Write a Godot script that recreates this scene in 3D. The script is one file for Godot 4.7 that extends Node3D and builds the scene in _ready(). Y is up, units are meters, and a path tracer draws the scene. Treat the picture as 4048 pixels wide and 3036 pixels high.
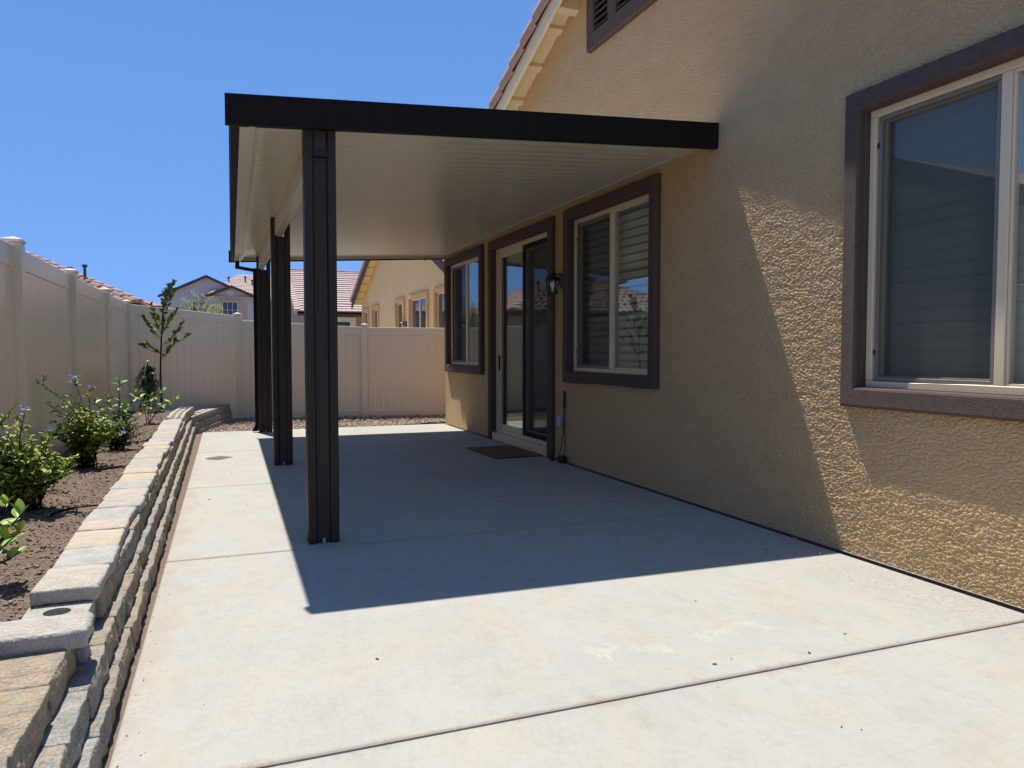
extends Node3D
# A stucco house with an attached metal patio cover, a concrete patio, a raised bed behind a block wall and vinyl fences.
# World: y up, -z runs away along the house wall (plane x = WX), the patio surface is y = 0.

const WX := 3.715
const RIDGE := -6.47
const PITCH := 0.3685

var M := {}
var rng := RandomNumberGenerator.new()
var used := {}
var box_cache := {}

# ------------------------------------------------------------------ mesh helpers
class MB:
	var v := PackedVector3Array()
	var n := PackedVector3Array()
	var c := PackedColorArray()
	var uv := PackedVector2Array()
	var i := PackedInt32Array()
	var has_c := false
	var has_uv := false
	func tri(a: Vector3, b: Vector3, d: Vector3, col := Color.WHITE):   # counter-clockwise seen from outside
		var nn := (b - a).cross(d - a)
		if nn.length() < 1e-12: return
		nn = nn.normalized()
		var s := v.size()
		v.append_array([a, b, d]); n.append_array([nn, nn, nn]); c.append_array([col, col, col])
		i.append_array([s, s + 2, s + 1])
	func quad(a: Vector3, b: Vector3, d: Vector3, e: Vector3, col := Color.WHITE):
		var nn := (d - a).cross(e - b)
		if nn.length() < 1e-12: return
		nn = nn.normalized()
		var s := v.size()
		v.append_array([a, b, d, e]); n.append_array([nn, nn, nn, nn]); c.append_array([col, col, col, col])
		i.append_array([s, s + 2, s + 1, s, s + 3, s + 2])
	func hexa(b: Array, t: Array, col := Color.WHITE):     # four bottom and four top corners in the order (x0,z0) (x0,z1) (x1,z1) (x1,z0)
		quad(t[0], t[1], t[2], t[3], col); quad(b[3], b[2], b[1], b[0], col)
		for k in 4: quad(b[k], b[(k + 1) % 4], t[(k + 1) % 4], t[k], col)
	func box(lo: Vector3, hi: Vector3, col := Color.WHITE):
		hexa([lo, Vector3(lo.x, lo.y, hi.z), Vector3(hi.x, lo.y, hi.z), Vector3(hi.x, lo.y, lo.z)],
			[Vector3(lo.x, hi.y, lo.z), Vector3(lo.x, hi.y, hi.z), hi, Vector3(hi.x, hi.y, lo.z)], col)
	func mesh() -> ArrayMesh:
		var a := []
		a.resize(Mesh.ARRAY_MAX)
		a[Mesh.ARRAY_VERTEX] = v; a[Mesh.ARRAY_NORMAL] = n; a[Mesh.ARRAY_INDEX] = i
		if has_c: a[Mesh.ARRAY_COLOR] = c
		if has_uv: a[Mesh.ARRAY_TEX_UV] = uv
		var m := ArrayMesh.new()
		m.add_surface_from_arrays(Mesh.PRIMITIVE_TRIANGLES, a)
		return m

func numbered(called: String) -> String:
	if not used.has(called):
		used[called] = 0
		return called
	used[called] += 1
	return "%s_%03d" % [called, used[called]]

func thing(called: String, label: String, category: String, at := Vector3.ZERO, group := "", turn := 0.0) -> Node3D:
	var o := Node3D.new()
	o.name = numbered(called)
	add_child(o)
	o.position = at; o.rotation.y = turn
	o.set_meta("label", label); o.set_meta("category", category)
	if group != "": o.set_meta("group", group)
	return o

func structure(called: String, label := "") -> Node3D:
	var o := Node3D.new()
	o.name = numbered(called)
	add_child(o)
	o.set_meta("kind", "structure")
	if label != "":
		o.set_meta("label", label)
	return o

func part(called: String, mesh: Mesh, m: Material, parent: Node, at := Vector3.ZERO) -> MeshInstance3D:
	var o := MeshInstance3D.new()
	o.name = called
	o.mesh = mesh
	o.material_override = m
	parent.add_child(o, true)
	o.position = at
	return o

func group_part(called: String, parent: Node, at := Vector3.ZERO) -> Node3D:
	var o := Node3D.new()
	o.name = called
	parent.add_child(o, true)
	o.position = at
	return o

func base_of(p: Node) -> Vector3:
	var s := Vector3.ZERO
	while p != self and p != null:
		s += (p as Node3D).position
		p = p.get_parent()
	return s

func bevel_mesh(size: Vector3, b: float) -> ArrayMesh:
	var key := "%.4f %.4f %.4f %.4f" % [size.x, size.y, size.z, b]
	if box_cache.has(key): return box_cache[key]
	var h := size / 2.0
	b = minf(b, minf(h.x, minf(h.y, h.z)) * 0.9)
	var mb := MB.new()
	var P := func(sx, sy, sz, ax):   # corner point lying on the face of axis ax
		var q := Vector3(sx * (h.x - b), sy * (h.y - b), sz * (h.z - b))
		q[ax] = [sx, sy, sz][ax] * h[ax]
		return q
	for ax in 3:
		var u := (ax + 1) % 3
		var w := (ax + 2) % 3
		for s in [-1, 1]:
			var q := []
			for st in [[-1, -1], [1, -1], [1, 1], [-1, 1]]:
				var g := [0, 0, 0]
				g[ax] = s; g[u] = st[0]; g[w] = st[1]
				q.append(P.call(g[0], g[1], g[2], ax))
			if s > 0: mb.quad(q[0], q[1], q[2], q[3])
			else: mb.quad(q[3], q[2], q[1], q[0])
		# the four chamfers along axis ax
		for su in [-1, 1]:
			for sw in [-1, 1]:
				var g0 := [0, 0, 0]
				g0[u] = su; g0[w] = sw
				var g1 := g0.duplicate()
				g0[ax] = -1; g1[ax] = 1
				var a = P.call(g0[0], g0[1], g0[2], u)
				var c2 = P.call(g1[0], g1[1], g1[2], u)
				var d2 = P.call(g1[0], g1[1], g1[2], w)
				var e2 = P.call(g0[0], g0[1], g0[2], w)
				_face(mb, a, c2, d2, e2)
	for sx in [-1, 1]:
		for sy in [-1, 1]:
			for sz in [-1, 1]:
				var a = P.call(sx, sy, sz, 0)
				var b2 = P.call(sx, sy, sz, 1)
				var c3 = P.call(sx, sy, sz, 2)
				if sx * sy * sz > 0: mb.tri(a, b2, c3)
				else: mb.tri(a, c3, b2)
	box_cache[key] = mb.mesh()
	return box_cache[key]

func _face(mb: MB, a: Vector3, b: Vector3, c: Vector3, d: Vector3):      # a quad of a solid round the origin, turned outwards
	if (c - a).cross(d - b).dot(a + b + c + d) > 0: mb.quad(a, b, c, d)
	else: mb.quad(d, c, b, a)

func bx(called: String, lo: Vector3, hi: Vector3, m: Material, parent: Node, bevel := 0.004) -> MeshInstance3D:   # lo and hi in the coordinates of an unturned world
	return part(called, bevel_mesh(hi - lo, bevel), m, parent, (lo + hi) / 2.0 - base_of(parent))

func lbx(called: String, lo: Vector3, hi: Vector3, m: Material, parent: Node, bevel := 0.004) -> MeshInstance3D:  # in the parent's own coordinates
	return part(called, bevel_mesh(hi - lo, bevel), m, parent, (lo + hi) / 2.0)

func hexa_part(called: String, b: Array, t: Array, m: Material, parent: Node) -> MeshInstance3D:
	var o := base_of(parent)
	var mb := MB.new()
	mb.hexa(b.map(func(q): return q - o), t.map(func(q): return q - o))
	return part(called, mb.mesh(), m, parent)

func tube_st(st: SurfaceTool, pts: Array, r0: float, r1: float, seg := 7, col := Color.WHITE):
	var rings := []
	for k in pts.size():
		var d: Vector3 = (pts[mini(k + 1, pts.size() - 1)] - pts[maxi(k - 1, 0)]).normalized()
		var s := d.cross(Vector3.UP if absf(d.y) < 0.9 else Vector3.RIGHT).normalized()
		var t := d.cross(s)
		var r := lerpf(r0, r1, float(k) / maxf(1, pts.size() - 1))
		var ring := []
		for j in seg:
			var a := TAU * j / seg
			ring.append([pts[k] + (s * cos(a) + t * sin(a)) * r, s * cos(a) + t * sin(a)])
		rings.append(ring)
	st.set_color(col)
	for k in pts.size() - 1:
		for j in seg:
			var j2 := (j + 1) % seg
			for q in [[k, j], [k, j2], [k + 1, j2], [k, j], [k + 1, j2], [k + 1, j]]:
				st.set_normal(rings[q[0]][q[1]][1])
				st.add_vertex(rings[q[0]][q[1]][0])
	for e in [0, pts.size() - 1]:
		for j in seg - 2:
			for q in [0, j + 1, j + 2]:
				st.set_normal((pts[e] - pts[1 if e == 0 else e - 1]).normalized())
				st.add_vertex(rings[e][q][0])

func tube(called: String, pts: Array, r0: float, r1: float, m: Material, parent: Node, seg := 7) -> MeshInstance3D:
	var st := SurfaceTool.new()
	st.begin(Mesh.PRIMITIVE_TRIANGLES)
	tube_st(st, pts, r0, r1, seg)
	return part(called, st.commit(), m, parent)

func smooth_path(p: Array, steps := 6) -> Array:
	var out := []
	for k in p.size() - 1:
		var a: Vector3 = p[maxi(k - 1, 0)]; var b: Vector3 = p[k]; var c: Vector3 = p[k + 1]; var d: Vector3 = p[mini(k + 2, p.size() - 1)]
		for s in steps: out.append(b.cubic_interpolate(c, a, d, float(s) / steps))
	out.append(p[-1])
	return out

func lathe(profile: Array, seg := 10) -> ArrayMesh:      # profile: [radius, height] from the bottom up
	var mb := MB.new()
	for k in profile.size() - 1:
		for j in seg:
			var a := TAU * j / seg; var b := TAU * (j + 1) / seg
			var f := func(q, ang): return Vector3(cos(ang) * q[0], q[1], -sin(ang) * q[0])
			mb.quad(f.call(profile[k], a), f.call(profile[k], b), f.call(profile[k + 1], b), f.call(profile[k + 1], a))
	return mb.mesh()

# ------------------------------------------------------------------ textures and materials
func lin(r: float, g: float, b: float, a := 1.0) -> Color:
	var q := Color(r, g, b).linear_to_srgb()
	q.a = a
	return q

func grey(sd: int, size: int, freq: float, octaves := 4, kind := FastNoiseLite.TYPE_SIMPLEX_SMOOTH, warp := 0.0, size_y := 0) -> PackedByteArray:
	var f := FastNoiseLite.new()
	f.noise_type = kind; f.seed = sd; f.frequency = freq
	f.fractal_type = FastNoiseLite.FRACTAL_FBM; f.fractal_octaves = octaves
	if warp > 0:
		f.domain_warp_enabled = true; f.domain_warp_amplitude = warp; f.domain_warp_frequency = freq * 1.3
	var im := f.get_seamless_image(size, size_y if size_y > 0 else size)
	im.convert(Image.FORMAT_L8)
	return im.get_data()

func tex_grey(d: PackedByteArray, w: int, h: int) -> ImageTexture:
	var im := Image.create_from_data(w, h, false, Image.FORMAT_L8, d)
	return ImageTexture.create_from_image(im)

func tex_rgb(d: PackedByteArray, w: int, h: int) -> ImageTexture:
	return ImageTexture.create_from_image(Image.create_from_data(w, h, false, Image.FORMAT_RGB8, d))

func mat(called: String, c: Color, rough := 0.8, metal := 0.0) -> StandardMaterial3D:
	var m := StandardMaterial3D.new()
	m.resource_name = called
	m.albedo_color = c; m.roughness = rough; m.metallic = metal
	M[called] = m
	return m

func tri_tex(m: StandardMaterial3D, scale: Vector3):
	m.uv1_triplanar = true; m.uv1_world_triplanar = true
	m.uv1_scale = Vector3(1 / scale.x, 1 / scale.y, 1 / scale.z)

func bump(m: StandardMaterial3D, t: Texture2D, cm: float):
	m.heightmap_enabled = true; m.heightmap_texture = t; m.heightmap_scale = cm

func mottle(sd: int, size: int, lo: Color, hi: Color, third: Color, f1 := 0.01, f2 := 0.06) -> ImageTexture:   # colours mixed by coarse and fine noise
	var a := grey(sd, size, f1, 4); var b := grey(sd + 7, size, f2, 3); var c := grey(sd + 13, size, f1 * 1.7, 3)
	var d := PackedByteArray(); d.resize(size * size * 3)
	for k in size * size:
		var t := clampf(a[k] / 255.0 * 0.6 + b[k] / 255.0 * 0.7 - 0.15, 0, 1)
		var q := lo.lerp(hi, t).lerp(third, smoothstep(0.58, 0.8, c[k] / 255.0))
		d[k * 3] = int(clampf(q.r, 0, 1) * 255); d[k * 3 + 1] = int(clampf(q.g, 0, 1) * 255); d[k * 3 + 2] = int(clampf(q.b, 0, 1) * 255)
	return tex_rgb(d, size, size)

func make_materials():
	# stucco: sand finish with a knocked-down lace of lumps
	var n1 := grey(11, 1024, 0.040, 3, FastNoiseLite.TYPE_SIMPLEX_SMOOTH, 14.0)
	var n2 := grey(12, 1024, 0.14, 3)
	var n3 := grey(13, 1024, 0.010, 2)
	var d := PackedByteArray(); d.resize(1024 * 1024)
	for k in 1024 * 1024:
		d[k] = int(clampf(smoothstep(0.34, 0.60, n1[k] / 255.0) * 0.5 + n2[k] / 255.0 * 0.32 + n3[k] / 255.0 * 0.18, 0, 1) * 255)
	var stucco_h := tex_grey(d, 1024, 1024)
	var sand_h := tex_grey(grey(14, 512, 0.09, 4), 512, 512)
	var m := mat("stucco", Color.WHITE, 0.92)
	m.albedo_texture = mottle(21, 512, lin(0.53, 0.345, 0.172), lin(0.63, 0.425, 0.222), lin(0.58, 0.385, 0.196), 0.006, 0.12)
	tri_tex(m, Vector3(1.75, 0.85, 1.75)); bump(m, stucco_h, 1.25)
	m = mat("trim_stucco", Color.WHITE, 0.9)
	m.albedo_texture = mottle(22, 256, lin(0.080, 0.050, 0.040), lin(0.150, 0.098, 0.080), lin(0.105, 0.066, 0.054), 0.02, 0.25)
	tri_tex(m, Vector3(0.4, 0.4, 0.4)); bump(m, sand_h, 0.9)
	m = mat("neighbour_stucco", Color.WHITE, 0.92)
	m.albedo_texture = mottle(23, 256, lin(0.76, 0.49, 0.21), lin(0.82, 0.55, 0.25), lin(0.79, 0.52, 0.23), 0.01, 0.12)
	tri_tex(m, Vector3(3, 2, 3)); bump(m, stucco_h, 0.6)
	m = mat("beige_stucco", lin(0.34, 0.28, 0.20), 0.92); tri_tex(m, Vector3(3, 2, 3)); bump(m, stucco_h, 0.6)
	m = mat("pale_stucco", lin(0.52, 0.50, 0.47), 0.92); tri_tex(m, Vector3(3, 2, 3)); bump(m, stucco_h, 0.6)
	mat("orange_trim", lin(0.66, 0.37, 0.16), 0.9)
	mat("cream_trim", lin(0.66, 0.62, 0.54), 0.8)
	mat("shutter", lin(0.50, 0.36, 0.26), 0.8)
	mat("fascia_brown", lin(0.075, 0.04, 0.038), 0.7)
	mat("cream_paint", lin(0.66, 0.56, 0.40), 0.6)
	mat("soffit_paint", lin(0.62, 0.50, 0.33), 0.75)
	mat("yellow_soffit", lin(0.66, 0.46, 0.18), 0.75)
	# dark bronze metal with an embossed wood grain
	var gr := grey(31, 256, 0.02, 4)
	var g2 := PackedByteArray(); g2.resize(256 * 256)
	for y in 256:
		for x in 256: g2[y * 256 + x] = gr[((y / 12) % 256) * 256 + x]
	var grain := tex_grey(g2, 256, 256)
	m = mat("bronze_metal", lin(0.046, 0.033, 0.024), 0.55); m.metallic_specular = 0.34; tri_tex(m, Vector3(0.12, 0.12, 0.12)); bump(m, grain, 0.05)
	mat("bronze_smooth", lin(0.0165, 0.013, 0.0115), 0.5).metallic_specular = 0.15
	m = mat("cream_metal", lin(0.56, 0.50, 0.395), 0.30)
	m.albedo_texture = null
	# vinyl
	m = mat("vinyl", lin(0.82, 0.655, 0.435), 0.22)
	m.backlight = lin(0.55, 0.45, 0.31)
	var wav := tex_grey(grey(41, 256, 0.012, 2), 256, 256)
	tri_tex(m, Vector3(1.1, 1.1, 1.1)); bump(m, wav, 0.12)
	mat("frame_vinyl", lin(0.70, 0.56, 0.375), 0.45)
	mat("screen_frame", lin(0.20, 0.17, 0.14), 0.5)
	m = mat("glass", lin(0.10, 0.13, 0.12, 0.08), 0.0)
	m.transparency = BaseMaterial3D.TRANSPARENCY_ALPHA
	# low-emissivity coating: a thin metal film that mirrors part of the light
	m = mat("coated_glass", lin(0.74, 0.94, 0.86, 0.24), 0.0, 1.0)
	m.transparency = BaseMaterial3D.TRANSPARENCY_ALPHA
	var white := Image.create(4, 4, false, Image.FORMAT_RGB8)
	white.fill(Color.WHITE)
	m.albedo_texture = ImageTexture.create_from_image(white)
	m = mat("screen_mesh", lin(0.030, 0.031, 0.030, 0.52), 0.8)
	m.transparency = BaseMaterial3D.TRANSPARENCY_ALPHA
	mat("far_glass", lin(0.05, 0.06, 0.065), 0.04)
	mat("blind", lin(0.56, 0.57, 0.50), 0.5)
	mat("inside_wall", lin(0.30, 0.27, 0.24), 0.9)
	mat("black_iron", lin(0.012, 0.012, 0.013), 0.45)
	mat("black_rubber", lin(0.012, 0.012, 0.012), 0.6)
	mat("lamp_bulb", lin(0.75, 0.73, 0.68), 0.3)
	mat("grey_plastic", lin(0.42, 0.42, 0.43), 0.45)
	mat("galvanised", lin(0.28, 0.28, 0.28), 0.5)
	# blocks
	var bl := tex_grey(grey(51, 512, 0.05, 5), 512, 512)
	var tints := [[lin(0.13, 0.11, 0.085), lin(0.42, 0.37, 0.30), lin(0.31, 0.225, 0.14)], [lin(0.12, 0.115, 0.10), lin(0.42, 0.40, 0.355), lin(0.30, 0.24, 0.17)],
		[lin(0.16, 0.125, 0.085), lin(0.43, 0.365, 0.275), lin(0.34, 0.24, 0.145)], [lin(0.11, 0.10, 0.085), lin(0.40, 0.37, 0.31), lin(0.32, 0.25, 0.17)],
		[lin(0.30, 0.27, 0.225), lin(0.51, 0.46, 0.385), lin(0.46, 0.36, 0.25)], [lin(0.27, 0.26, 0.235), lin(0.47, 0.45, 0.405), lin(0.41, 0.37, 0.31)],
		[lin(0.34, 0.285, 0.215), lin(0.53, 0.455, 0.36), lin(0.49, 0.38, 0.255)], [lin(0.29, 0.265, 0.23), lin(0.48, 0.445, 0.39), lin(0.43, 0.38, 0.31)]]
	for k in 8:
		m = mat("block_%d" % k, Color.WHITE, 0.93)
		m.albedo_texture = mottle(60 + k * 3, 512, tints[k][0], tints[k][1], tints[k][2], 0.012, 0.13)
		tri_tex(m, Vector3(0.8, 0.8, 0.8)); bump(m, bl, 1.0)
	# soil, gravel, ground
	m = mat("soil", Color.WHITE, 0.97)
	m.albedo_texture = mottle(71, 512, lin(0.125, 0.083, 0.058), lin(0.26, 0.185, 0.135), lin(0.20, 0.14, 0.10), 0.012, 0.12)
	tri_tex(m, Vector3(0.7, 0.7, 0.7)); bump(m, tex_grey(grey(72, 512, 0.06, 5), 512, 512), 2.5)
	m = mat("sand", Color.WHITE, 0.97)
	m.albedo_texture = mottle(75, 256, lin(0.20, 0.14, 0.10), lin(0.36, 0.27, 0.20), lin(0.27, 0.19, 0.14), 0.02, 0.15)
	tri_tex(m, Vector3(0.6, 0.6, 0.6))
	m = mat("joint_dirt", Color.WHITE, 0.97)
	m.albedo_texture = mottle(77, 256, lin(0.10, 0.068, 0.048), lin(0.22, 0.155, 0.11), lin(0.16, 0.11, 0.08), 0.02, 0.15)
	tri_tex(m, Vector3(0.5, 0.5, 0.5))
	m = mat("gravel", Color.WHITE, 0.85); m.vertex_color_use_as_albedo = true
	m = mat("mulch", Color.WHITE, 0.95); m.vertex_color_use_as_albedo = true
	m = mat("leaf", Color.WHITE, 0.5); m.metallic_specular = 0.3; m.vertex_color_use_as_albedo = true; m.backlight = lin(0.75, 0.90, 0.20)
	m = mat("glossy_leaf", Color.WHITE, 0.42); m.metallic_specular = 0.3; m.vertex_color_use_as_albedo = true; m.backlight = lin(0.45, 0.60, 0.12)
	m = mat("petal", Color.WHITE, 0.6); m.vertex_color_use_as_albedo = true; m.backlight = lin(0.3, 0.3, 0.4)
	mat("bark", lin(0.10, 0.07, 0.05), 0.9)
	mat("green_stem", lin(0.10, 0.12, 0.05), 0.8)
	m = mat("clay_tile", Color.WHITE, 0.85)
	m.albedo_texture = mottle(81, 256, lin(0.30, 0.165, 0.125), lin(0.46, 0.28, 0.22), lin(0.38, 0.26, 0.22), 0.015, 0.08)
	tri_tex(m, Vector3(1.6, 1.6, 1.6))
	m = mat("pale_tile", Color.WHITE, 0.85)
	m.albedo_texture = mottle(84, 256, lin(0.40, 0.28, 0.22), lin(0.62, 0.48, 0.40), lin(0.54, 0.43, 0.37), 0.02, 0.09)
	tri_tex(m, Vector3(2.2, 2.2, 2.2))
	m = mat("coir", Color.WHITE, 0.97)
	m.albedo_texture = mottle(91, 256, lin(0.14, 0.07, 0.028), lin(0.30, 0.165, 0.07), lin(0.21, 0.11, 0.05), 0.03, 0.3)
	tri_tex(m, Vector3(0.3, 0.3, 0.3)); bump(m, tex_grey(grey(92, 256, 0.2, 3), 256, 256), 0.6)
	mat("hose_green", lin(0.06, 0.30, 0.22), 0.4)
	mat("wet_concrete", lin(0.15, 0.125, 0.10), 0.35)
	make_concrete()

func make_concrete():       # one sheet for the whole patio: u runs over x -0.6 .. 3.9, v over z -13 .. 0.9
	var w := 1024; var h := 2048
	var a := grey(101, w, 0.006, 5, FastNoiseLite.TYPE_SIMPLEX_SMOOTH, 40.0, h); var b := grey(102, w, 0.02, 5, FastNoiseLite.TYPE_SIMPLEX_SMOOTH, 20.0, h)
	var c := grey(103, w, 0.16, 3, FastNoiseLite.TYPE_SIMPLEX_SMOOTH, 0.0, h); var e := grey(104, w, 0.011, 4, FastNoiseLite.TYPE_SIMPLEX_SMOOTH, 30.0, h)
	var st := grey(105, w, 0.11, 3, FastNoiseLite.TYPE_SIMPLEX_SMOOTH, 0.0, h)
	var d := PackedByteArray(); d.resize(w * h * 3)
	var patches := [[1.55, -2.80, 0.26, 0.17], [1.80, -2.72, 0.24, 0.16], [2.12, -2.78, 0.30, 0.18], [2.36, -2.84, 0.20, 0.13], [2.42, -4.50, 0.30, 0.22]]
	var joints := [-12.80, -10.26, -7.64, -5.023, -2.42, 0.19]
	var lut := PackedByteArray(); lut.resize(1025)
	for k in 1025: lut[k] = int(Color(k / 1024.0, 0, 0).linear_to_srgb().r * 255)
	for y in h:
		var z := -13.0 + 13.9 * (y + 0.5) / h
		for x in w:
			var k := y * w + x
			var px := -0.6 + 4.5 * (x + 0.5) / w
			var na := a[k] / 255.0 - 0.5; var nb := b[k] / 255.0 - 0.5; var nc := c[k] / 255.0 - 0.5; var ne := e[k] / 255.0
			var lum := 0.372 * (1.0 + 0.11 * na + 0.17 * nb + 0.13 * nc + 0.045 * (st[(x / 9 + (y % 7) * 3) % w + (y % h) * w] / 255.0 - 0.5))
			lum *= 1.0 - 0.11 * smoothstep(0.13, 0.30, nb + nc * 0.5)      # grey scuffs
			var warm := smoothstep(0.45, 0.75, ne) * 0.11        # yellowish cement bloom
			var r := lum * (1.0 + warm * 0.10); var g := lum * (0.962 - warm * 0.06); var bl := lum * (0.845 - warm * 0.6)
			# scuffed grey patches with flakes of pale coating and a brown rim
			if z > -5.0:
				var q := 9.0
				for p in patches:
					var dx: float = (px - p[0]) / p[2]; var dz: float = (z - p[1]) / p[3]
					q = minf(q, dx * dx + dz * dz)
				if q < 3.0:
					q += nb * 1.9 + nc * 0.35
					var inside := (1.0 - smoothstep(0.55, 1.0, q)) * (0.75 + nc)
					var rim := clampf(1.0 - absf(q - 1.08) / 0.16, 0, 1) * smoothstep(0.45, 0.6, ne + nb * 0.3)
					var flake := inside * smoothstep(0.08, 0.16, nb + nc * 0.25 - 0.04)
					r = lerpf(r, 0.355, inside * 0.6); g = lerpf(g, 0.35, inside * 0.6); bl = lerpf(bl, 0.325, inside * 0.6)
					r = lerpf(r, 0.52, flake * 0.5); g = lerpf(g, 0.485, flake * 0.5); bl = lerpf(bl, 0.36, flake * 0.5)
					r = lerpf(r, 0.37, rim * 0.45); g = lerpf(g, 0.29, rim * 0.45); bl = lerpf(bl, 0.17, rim * 0.45)
			# brown dirt washed along the tooled joints
			for jz in joints:
				var dj := absf(z - jz)
				if dj < 0.08:
					var dt := clampf((1.0 - dj / (0.035 + nb * 0.09)) * 0.6 + nc * 0.5, 0, 0.7)
					r = lerpf(r, 0.28, dt); g = lerpf(g, 0.22, dt); bl = lerpf(bl, 0.16, dt)
			# grey paint specks near the wall
			if px > 2.9 and z > -3.75:
				var near := smoothstep(2.9, 3.5, px) * smoothstep(-3.75, -3.3, z)
				var sp := near * smoothstep(0.0, 0.07, nc - 0.03 + na * 0.2)
				r = lerpf(r, 0.25, sp * 0.6); g = lerpf(g, 0.25, sp * 0.6); bl = lerpf(bl, 0.24, sp * 0.6)
			# reddish sand washed over the edge beside the block wall
			if px < -0.05:
				var sd := smoothstep(-0.12, -0.36, px + nb * 0.25) * (0.35 + nc)
				sd = clampf(sd, 0, 0.8)
				r = lerpf(r, 0.34, sd); g = lerpf(g, 0.25, sd); bl = lerpf(bl, 0.185, sd)
			d[k * 3] = lut[int(clampf(r, 0, 1) * 1024)]; d[k * 3 + 1] = lut[int(clampf(g, 0, 1) * 1024)]; d[k * 3 + 2] = lut[int(clampf(bl, 0, 1) * 1024)]
	var sr := RandomNumberGenerator.new(); sr.seed = 99
	for k in 26:      # fine scratches
		var px := sr.randf() * w; var py := (0.35 + 0.62 * sr.randf()) * h; var an := sr.randf() * TAU; var ln := sr.randi_range(15, 75); var dk := sr.randf_range(0.84, 0.95)
		for t in ln:
			px += cos(an) * 1.4; py += sin(an); an += sr.randf_range(-0.03, 0.03)
			var xi := int(px); var yi := int(py)
			if xi < 0 or yi < 0 or xi >= w or yi >= h: break
			for ch in 3: d[(yi * w + xi) * 3 + ch] = int(d[(yi * w + xi) * 3 + ch] * dk)
	var m := mat("concrete", Color.WHITE, 0.82)
	m.albedo_texture = tex_rgb(d, w, h)

# ------------------------------------------------------------------ the scene
func _ready():
	rng.seed = 4711
	var cam := Camera3D.new()
	cam.name = "camera"
	add_child(cam)
	cam.position = Vector3(0, 1.30, 0)
	cam.rotation_degrees = Vector3(-2.55, -21.3, 0)
	cam.fov = 54.22; cam.near = 0.05; cam.far = 400.0
	cam.current = true
	var we := WorldEnvironment.new()
	we.name = "environment"
	var env := Environment.new()
	env.background_mode = Environment.BG_SKY
	var sky := Sky.new()
	var sm := ProceduralSkyMaterial.new()
	sm.sky_top_color = Color(0.325, 0.506, 0.758)
	sm.sky_horizon_color = Color(0.468, 0.642, 0.905)
	sm.sky_curve = 0.17
	sm.ground_horizon_color = Color(0.56, 0.62, 0.68); sm.ground_bottom_color = Color(0.42, 0.38, 0.33)
	sm.sun_angle_max = 1.0
	sky.sky_material = sm
	env.sky = sky
	env.tonemap_mode = Environment.TONE_MAPPER_LINEAR
	env.tonemap_exposure = 1.34
	env.sdfgi_enabled = true; env.ssao_enabled = true; env.ssil_enabled = true
	we.environment = env
	add_child(we)
	var sun := DirectionalLight3D.new()
	sun.name = "sun"
	add_child(sun)
	sun.look_at_from_position(Vector3.ZERO, Vector3(0.1185, -1.0, 0.44), Vector3.RIGHT)
	sun.light_energy = 1.6; sun.light_angular_distance = 0.55; sun.light_color = Color(1.0, 0.978, 0.945)
	sun.shadow_enabled = true
	make_materials()
	build_ground()
	build_house()
	build_cover()
	build_fences()
	build_block_walls()
	build_neighbours()
	build_plants()
	build_small_things()

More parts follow.
